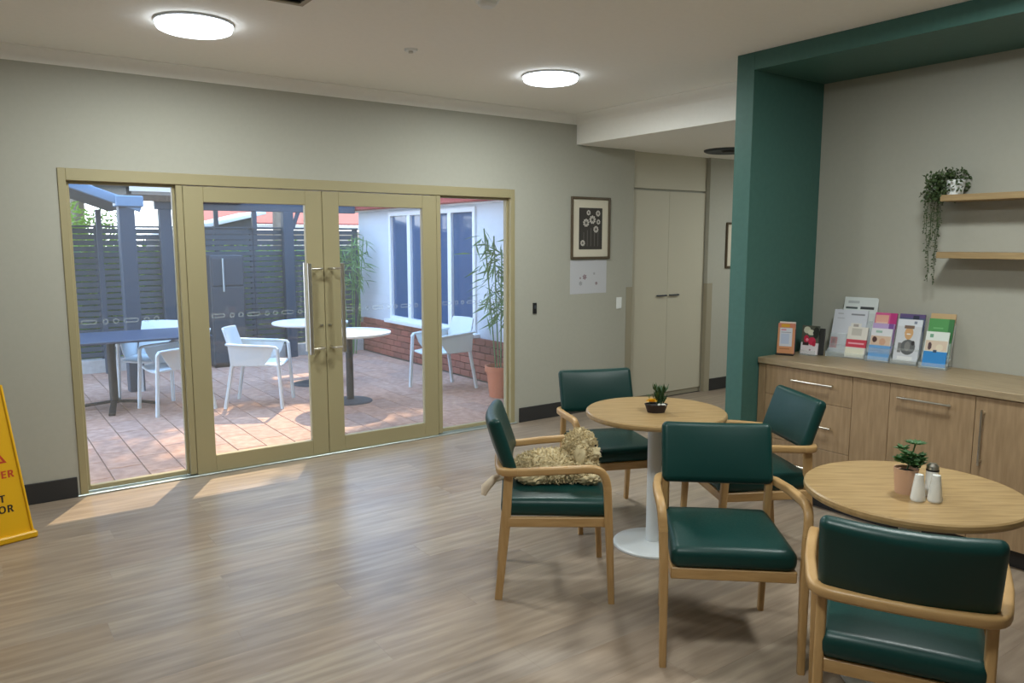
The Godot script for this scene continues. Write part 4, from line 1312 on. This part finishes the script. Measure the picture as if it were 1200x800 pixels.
	leaflet("purple leaflets in the middle of the narrow tiered holder", p4 + Vector3(0, 0.055, 0) + fwd * 0.005, 0.13, 0.185, print_mat(30, 54, c8(166, 128, 190), [[0, 0, 100, 20, c8(186, 160, 206)], [8, 24, 84, 60, c8(206, 190, 216)], [76, 0, 24, 100, c8(122, 76, 150)]]), turn, 0.27)
	leaflet("white and blue leaflets at the front of the narrow tiered holder", p4 + Vector3(0, 0.006, 0) + fwd * 0.035, 0.125, 0.205, print_mat(40, 72, c8(222, 222, 228), [[24, 8, 30, 8, c8(150, 180, 170)], [4, 24, 96, 30, c8(214, 186, 164)], [10, 26, 22, 18, c8(76, 44, 40), 1], [44, 30, 30, 22, skin, 1], [0, 54, 100, 46, c8(104, 160, 214)], [10, 62, 60, 2, c8(70, 120, 180)], [10, 70, 50, 2, c8(70, 120, 180)]]), turn, 0.27)
	# 5 magazine with portrait, navy behind
	var p5 := Vector3(4.66, y, -2.375)
	acrylic_stand(p5, turn, 0.15, [[0.02, 0.20, 0.0], [-0.02, 0.22, 0.06]], "clear holder of magazines with a portrait cover")
	leaflet("navy leaflets behind the portrait magazines", p5 + Vector3(0, 0.065, 0) - fwd * 0.02, 0.145, 0.245, print_mat(30, 54, c8(72, 82, 116), [[0, 0, 100, 10, c8(90, 70, 120)], [56, 4, 24, 14, c8(30, 36, 60)]]), turn, 0.27)
	leaflet("white magazines with a grey portrait cover", p5 + Vector3(0, 0.006, 0) + fwd * 0.02, 0.14, 0.275, print_mat(60, 100, c8(206, 208, 214), [[0, 0, 100, 16, c8(218, 222, 230)], [68, 4, 12, 6, c8(130, 140, 160)], [34, 16, 34, 30, c8(206, 160, 110), 1], [30, 14, 40, 7, c8(120, 96, 80)], [40, 32, 20, 3, c8(236, 226, 220), 1], [24, 46, 60, 34, c8(92, 94, 96), 1], [40, 50, 24, 22, c8(126, 126, 124), 1], [66, 48, 14, 10, dark, 1], [14, 54, 14, 22, c8(120, 120, 120)], [18, 84, 62, 9, c8(228, 228, 228)], [0, 94, 100, 6, c8(150, 148, 142)]]), turn, 0.27)
	# 6 green with white and blue in front
	var p6 := Vector3(4.66, y, -2.20)
	acrylic_stand(p6, turn, 0.15, [[0.03, 0.15, 0.0], [-0.02, 0.21, 0.05]], "clear holder of green leaflets at the end of the row")
	leaflet("tan leaflets at the very back of the green leaflet holder", p6 + Vector3(0, 0.06, 0) - fwd * 0.038, 0.135, 0.265, print_mat(8, 16, c8(196, 164, 120), []), turn, 0.27)
	leaflet("green leaflets at the back of the end holder", p6 + Vector3(0, 0.055, 0) - fwd * 0.02, 0.135, 0.24, print_mat(30, 54, c8(78, 150, 82), [[80, 0, 20, 100, c8(50, 116, 60)], [20, 24, 40, 4, c8(110, 176, 112)]]), turn, 0.27)
	leaflet("white and bright blue leaflets at the front of the end holder", p6 + Vector3(0, 0.006, 0) + fwd * 0.03, 0.125, 0.215, print_mat(40, 72, c8(226, 232, 226), [[18, 8, 16, 10, c8(110, 160, 130)], [4, 26, 96, 30, c8(216, 196, 176)], [14, 30, 16, 22, c8(80, 54, 58), 1], [50, 34, 30, 20, c8(226, 212, 190), 1], [0, 56, 100, 44, c8(40, 134, 204)], [40, 52, 16, 8, c8(30, 60, 90)]]), turn, 0.27)

# ------------------------------------------------------------------ small things on tables and shelf
func small_things() -> void:
	var rng := RandomNumberGenerator.new()
	rng.seed = 77
	# dark oval flower basket
	var b := thing("flower_basket", "small dark oval basket with yellow flower, succulent and white pebbles", "planter", Vector3(2.95, 0.75, -2.81), -0.62)
	part("bowl", lathed([Vector2(0, 0), Vector2(0.042, 0), Vector2(0.054, 0.040), Vector2(0.057, 0.044), Vector2(0.052, 0.044), Vector2(0.048, 0.036), Vector2(0, 0.034)], 32, Vector3.ZERO, 1.1, 0.85), M.basket, b)
	for k in 9:
		var p := st_new(true)
		var n := FastNoiseLite.new()
		blob(p, Vector3(0.008 + rng.randf() * 0.034, 0.042, 0.012 + rng.randf_range(-0.015, 0.022)), Vector3(0.008, 0.006, 0.007), Basis(Vector3.UP, rng.randf() * 3), n, 0.0, 10)
		part("pebble", p, M.pebble, b)
	var fl := st_new()
	for ring in 3:
		for k in 10:
			var a := TAU * k / 10 + ring * 0.3
			var d := Vector3(cos(a), 0.35 + ring * 0.5, sin(a)).normalized()
			leaf(fl, Vector3(-0.026, 0.056, 0.012), d, Vector3.UP, 0.036 - ring * 0.005, 0.015)
	var f1 := part("flower", fl, M.yellow_flower, b)
	part("flower_heart", lathed([Vector2(0, 0.056), Vector2(0.006, 0.058), Vector2(0.004, 0.066), Vector2(0, 0.068)], 10, Vector3(-0.026, 0, 0.012)), M.yellow_flower, f1)
	part("bud_stem", rod(Vector3(-0.034, 0.04, 0.0), Vector3(-0.038, 0.088, 0.0), 0.0022, 6), M.leaf_mid, b)
	var bud := st_new()
	for k in 8:
		var a := TAU * k / 8
		leaf(bud, Vector3(-0.038, 0.084, 0), Vector3(cos(a), 0.7, sin(a)).normalized(), Vector3.UP, 0.018, 0.009)
	part("bud", bud, M.leaf_dark, b)
	var su := st_new()
	for k in 90:
		var a := rng.randf() * TAU
		var base := Vector3(0.020 + rng.randf_range(-0.022, 0.024), 0.038, -0.010 + rng.randf_range(-0.016, 0.014))
		leaf(su, base + Vector3(0, rng.randf() * 0.07, 0), Vector3(cos(a) * 0.6, 1.0, sin(a) * 0.6).normalized(), Vector3(cos(a), 0, sin(a)), rng.randf_range(0.03, 0.06), 0.015)
	part("succulent", su, M.leaf_dark, b)
	# potted plant on the second table
	var p := thing("potted_succulent", "small leafy plant in a pinkish clay cup", "plant", Vector3(2.715, 0.75, -1.355))
	part("pot", lathed([Vector2(0, 0), Vector2(0.033, 0), Vector2(0.041, 0.088), Vector2(0.042, 0.092), Vector2(0.038, 0.092), Vector2(0.036, 0.082), Vector2(0, 0.080)], 32), M.pot_pink, p)
	part("soil", lathed([Vector2(0, 0.0805), Vector2(0.036, 0.0805), Vector2(0, 0.086)], 20), M.soil, p)
	var pl := st_new()
	for k in 15:
		var c := Vector3(rng.randf_range(-0.04, 0.04), 0.100 + rng.randf() * 0.06, rng.randf_range(-0.04, 0.04))
		for j in 9:
			var a := TAU * j / 9 + rng.randf()
			leaf(pl, c, Vector3(cos(a), rng.randf_range(0.1, 0.9), sin(a)).normalized(), Vector3.UP, 0.034, 0.019, 0.2)
	for j in 12:
		var a := TAU * j / 12
		leaf(pl, Vector3(0.035, 0.175, 0.01), Vector3(cos(a), 0.35, sin(a)).normalized(), Vector3.UP, 0.042, 0.017, 0.2)
	part("leaves", pl, M.leaf_mid, p)
	part("stem", rod(Vector3(0.005, 0.08, 0), Vector3(0.035, 0.178, 0.01), 0.003, 6), M.leaf_mid, p)
	# shakers
	for k in 2:
		var s := thing("shaker", ["white ceramic shaker next to the clay cup", "white ceramic shaker in front of the silver-capped sugar pourer"][k], "shaker", [Vector3(2.668, 0.75, -1.285), Vector3(2.706, 0.75, -1.245)][k], 0.3, "white table shakers")
		part("body", lathed([Vector2(0, 0), Vector2(0.0235, 0), Vector2(0.025, 0.005), Vector2(0.0165, 0.075), Vector2(0.0145, 0.089)], 8), M.ceramic, s)
		part("cap", lathed([Vector2(0.0145, 0.089), Vector2(0.0135, 0.094), Vector2(0, 0.096)], 8), M.ceramic, s)
	var d := thing("sugar_pourer", "small glass sugar pourer with silver cap behind the shakers", "dispenser", Vector3(2.757, 0.75, -1.283))
	part("jar", lathed([Vector2(0, 0), Vector2(0.022, 0), Vector2(0.021, 0.092), Vector2(0, 0.092)], 24), M.ceramic, d)
	part("collar", lathed([Vector2(0.0215, 0.092), Vector2(0.0215, 0.098), Vector2(0, 0.098)], 24), M.black, d)
	part("cap", lathed([Vector2(0.021, 0.098), Vector2(0.020, 0.110), Vector2(0.012, 0.118), Vector2(0, 0.120)], 24), M.steel, d)
	# trailing plant on the upper shelf
	var t := thing("trailing_plant", "trailing string plant in a white pot at the shelf end", "plant", Vector3(4.665, 1.914, -2.16))
	part("pot", lathed([Vector2(0, 0), Vector2(0.04, 0), Vector2(0.052, 0.085), Vector2(0.048, 0.085), Vector2(0.044, 0.07), Vector2(0, 0.07)], 28), M.white, t)
	var cr := st_new()
	for k in 700:
		var v := Vector3(rng.randfn() * 0.045, rng.randf_range(0.03, 0.15), rng.randfn() * 0.045 - 0.02)
		if k > 300:
			v = Vector3(-0.035 + rng.randfn() * 0.035, rng.randf_range(-0.03, 0.12), -0.085 + rng.randfn() * 0.03)
		leaf(cr, v, Vector3(rng.randfn(), rng.randfn() - 0.2, rng.randfn()).normalized(), Vector3(rng.randfn(), 1, rng.randfn()).normalized(), 0.024, 0.016)
	part("crown", cr, M.leaf_trail, t)
	for k in 9:
		var x := -0.05 + 0.016 * (k % 5) + rng.randf_range(-0.008, 0.008)
		var zz := -0.135 + 0.016 * k * 0.55 + rng.randf_range(-0.008, 0.008)
		var bottom: float = [-0.22, -0.34, -0.50, -0.26, -0.52, -0.30, -0.40, -0.20, -0.24][k]
		var path := [Vector3(x * 0.4, 0.08, zz * 0.5)]
		path.append(Vector3(x, 0.07, zz))
		var n := 7
		for i in n:
			path.append(Vector3(x + rng.randf_range(-0.006, 0.006), lerpf(0.02, bottom, float(i + 1) / n), zz + rng.randf_range(-0.006, 0.006)))
		var vs := st_new(true)
		sweep(vs, path, circle2(0.0014, 5), Vector3.RIGHT)
		vs.set_smooth_group(-1)
		var count := int((0.06 - bottom) / 0.011)
		for i in count:
			var f := float(i) / count
			var yy := lerpf(0.06, bottom, f)
			leaf(vs, Vector3(x, yy, zz) + Vector3(rng.randfn(), 0, rng.randfn()) * 0.003, Vector3(rng.randfn(), -0.3, rng.randfn()).normalized(), Vector3(rng.randfn(), 1, rng.randfn()).normalized(), rng.randf_range(0.012, 0.02), 0.012)
		part("strand", vs, M.leaf_trail, t)
	plush()

func plush() -> void:
	# lies on the seat of the first chair, head raised towards the front
	var n := FastNoiseLite.new()
	n.seed = 9
	n.frequency = 0.62
	n.fractal_octaves = 3
	var o := thing("plush_toy", "fluffy beige plush toy lying on the green chair seat", "toy", Vector3(2.26, 0.486, -2.82), atan2(0.81, 0.585))
	var st := st_new(true)
	blob(st, Vector3(0.05, 0.062, 0.0), Vector3(0.105, 0.082, 0.20), Basis.IDENTITY, n, 0.034, 96)
	blob(st, Vector3(0.05, 0.07, 0.14), Vector3(0.085, 0.07, 0.075), Basis.IDENTITY, n, 0.032, 64)
	blob(st, Vector3(0.07, 0.155, 0.135), Vector3(0.078, 0.086, 0.075), Basis.IDENTITY, n, 0.032, 64)
	blob(st, Vector3(0.03, 0.14, 0.195), Vector3(0.036, 0.032, 0.036), Basis.IDENTITY, n, 0.018, 36)
	blob(st, Vector3(-0.02, 0.035, 0.17), Vector3(0.034, 0.032, 0.07), Basis.IDENTITY, n, 0.022, 40)
	blob(st, Vector3(-0.03, 0.04, -0.10), Vector3(0.04, 0.036, 0.075), Basis.IDENTITY, n, 0.022, 40)
	var rng := RandomNumberGenerator.new()
	rng.seed = 19
	part("body", st, M.plush, o)
	# curls of the pile
	var fur := st_new()
	for e in [[Vector3(0.05, 0.062, 0.0), Vector3(0.108, 0.085, 0.20), 2600], [Vector3(0.07, 0.155, 0.135), Vector3(0.082, 0.09, 0.079), 1500], [Vector3(0.05, 0.07, 0.14), Vector3(0.09, 0.074, 0.08), 900]]:
		for k in e[2]:
			var d := Vector3(rng.randfn(), rng.randfn(), rng.randfn()).normalized()
			if d.y < -0.55:
				continue
			var q: Vector3 = e[0] + d * e[1] * rng.randf_range(0.97, 1.06)
			leaf(fur, q, (d * 0.5 + Vector3(rng.randfn(), rng.randfn() - 0.3, rng.randfn()) * 0.6).normalized(), d, rng.randf_range(0.012, 0.022), 0.008, 0.3)
	var fo := part("pile", fur, M.plush, o)
	fo.set_meta("kind", "stuff")
	for sx in [-1.0, 1.0]:
		var e := st_new(true)
		blob(e, Vector3(0.07 + sx * 0.075, 0.145, 0.13), Vector3(0.022, 0.055, 0.032), Basis(Vector3.BACK, sx * 0.25), n, 0.014, 20)
		part("ear", e, M.plush, o)
		part("eye", lathed([Vector2(0, -0.006), Vector2(0.005, -0.003), Vector2(0.005, 0.003), Vector2(0, 0.006)], 10, Vector3(0.06 + sx * 0.03, 0.178, 0.207)), M.black, o)
	var nz := st_new(true)
	blob(nz, Vector3(0.03, 0.15, 0.235), Vector3(0.009, 0.007, 0.006), Basis.IDENTITY, n, 0.0, 12)
	part("nose", nz, M.black, o)
	var tl := st_new(true)
	sweep(tl, [Vector3(0.02, 0.05, -0.17), Vector3(-0.02, 0.045, -0.24), Vector3(-0.06, 0.04, -0.285), Vector3(-0.085, 0.005, -0.325), Vector3(-0.09, -0.03, -0.335)], circle2(0.019, 10), Vector3.UP, [0.9, 1.0, 1.0, 1.25, 0.7])
	part("tail", tl, M.plush_pale, o)
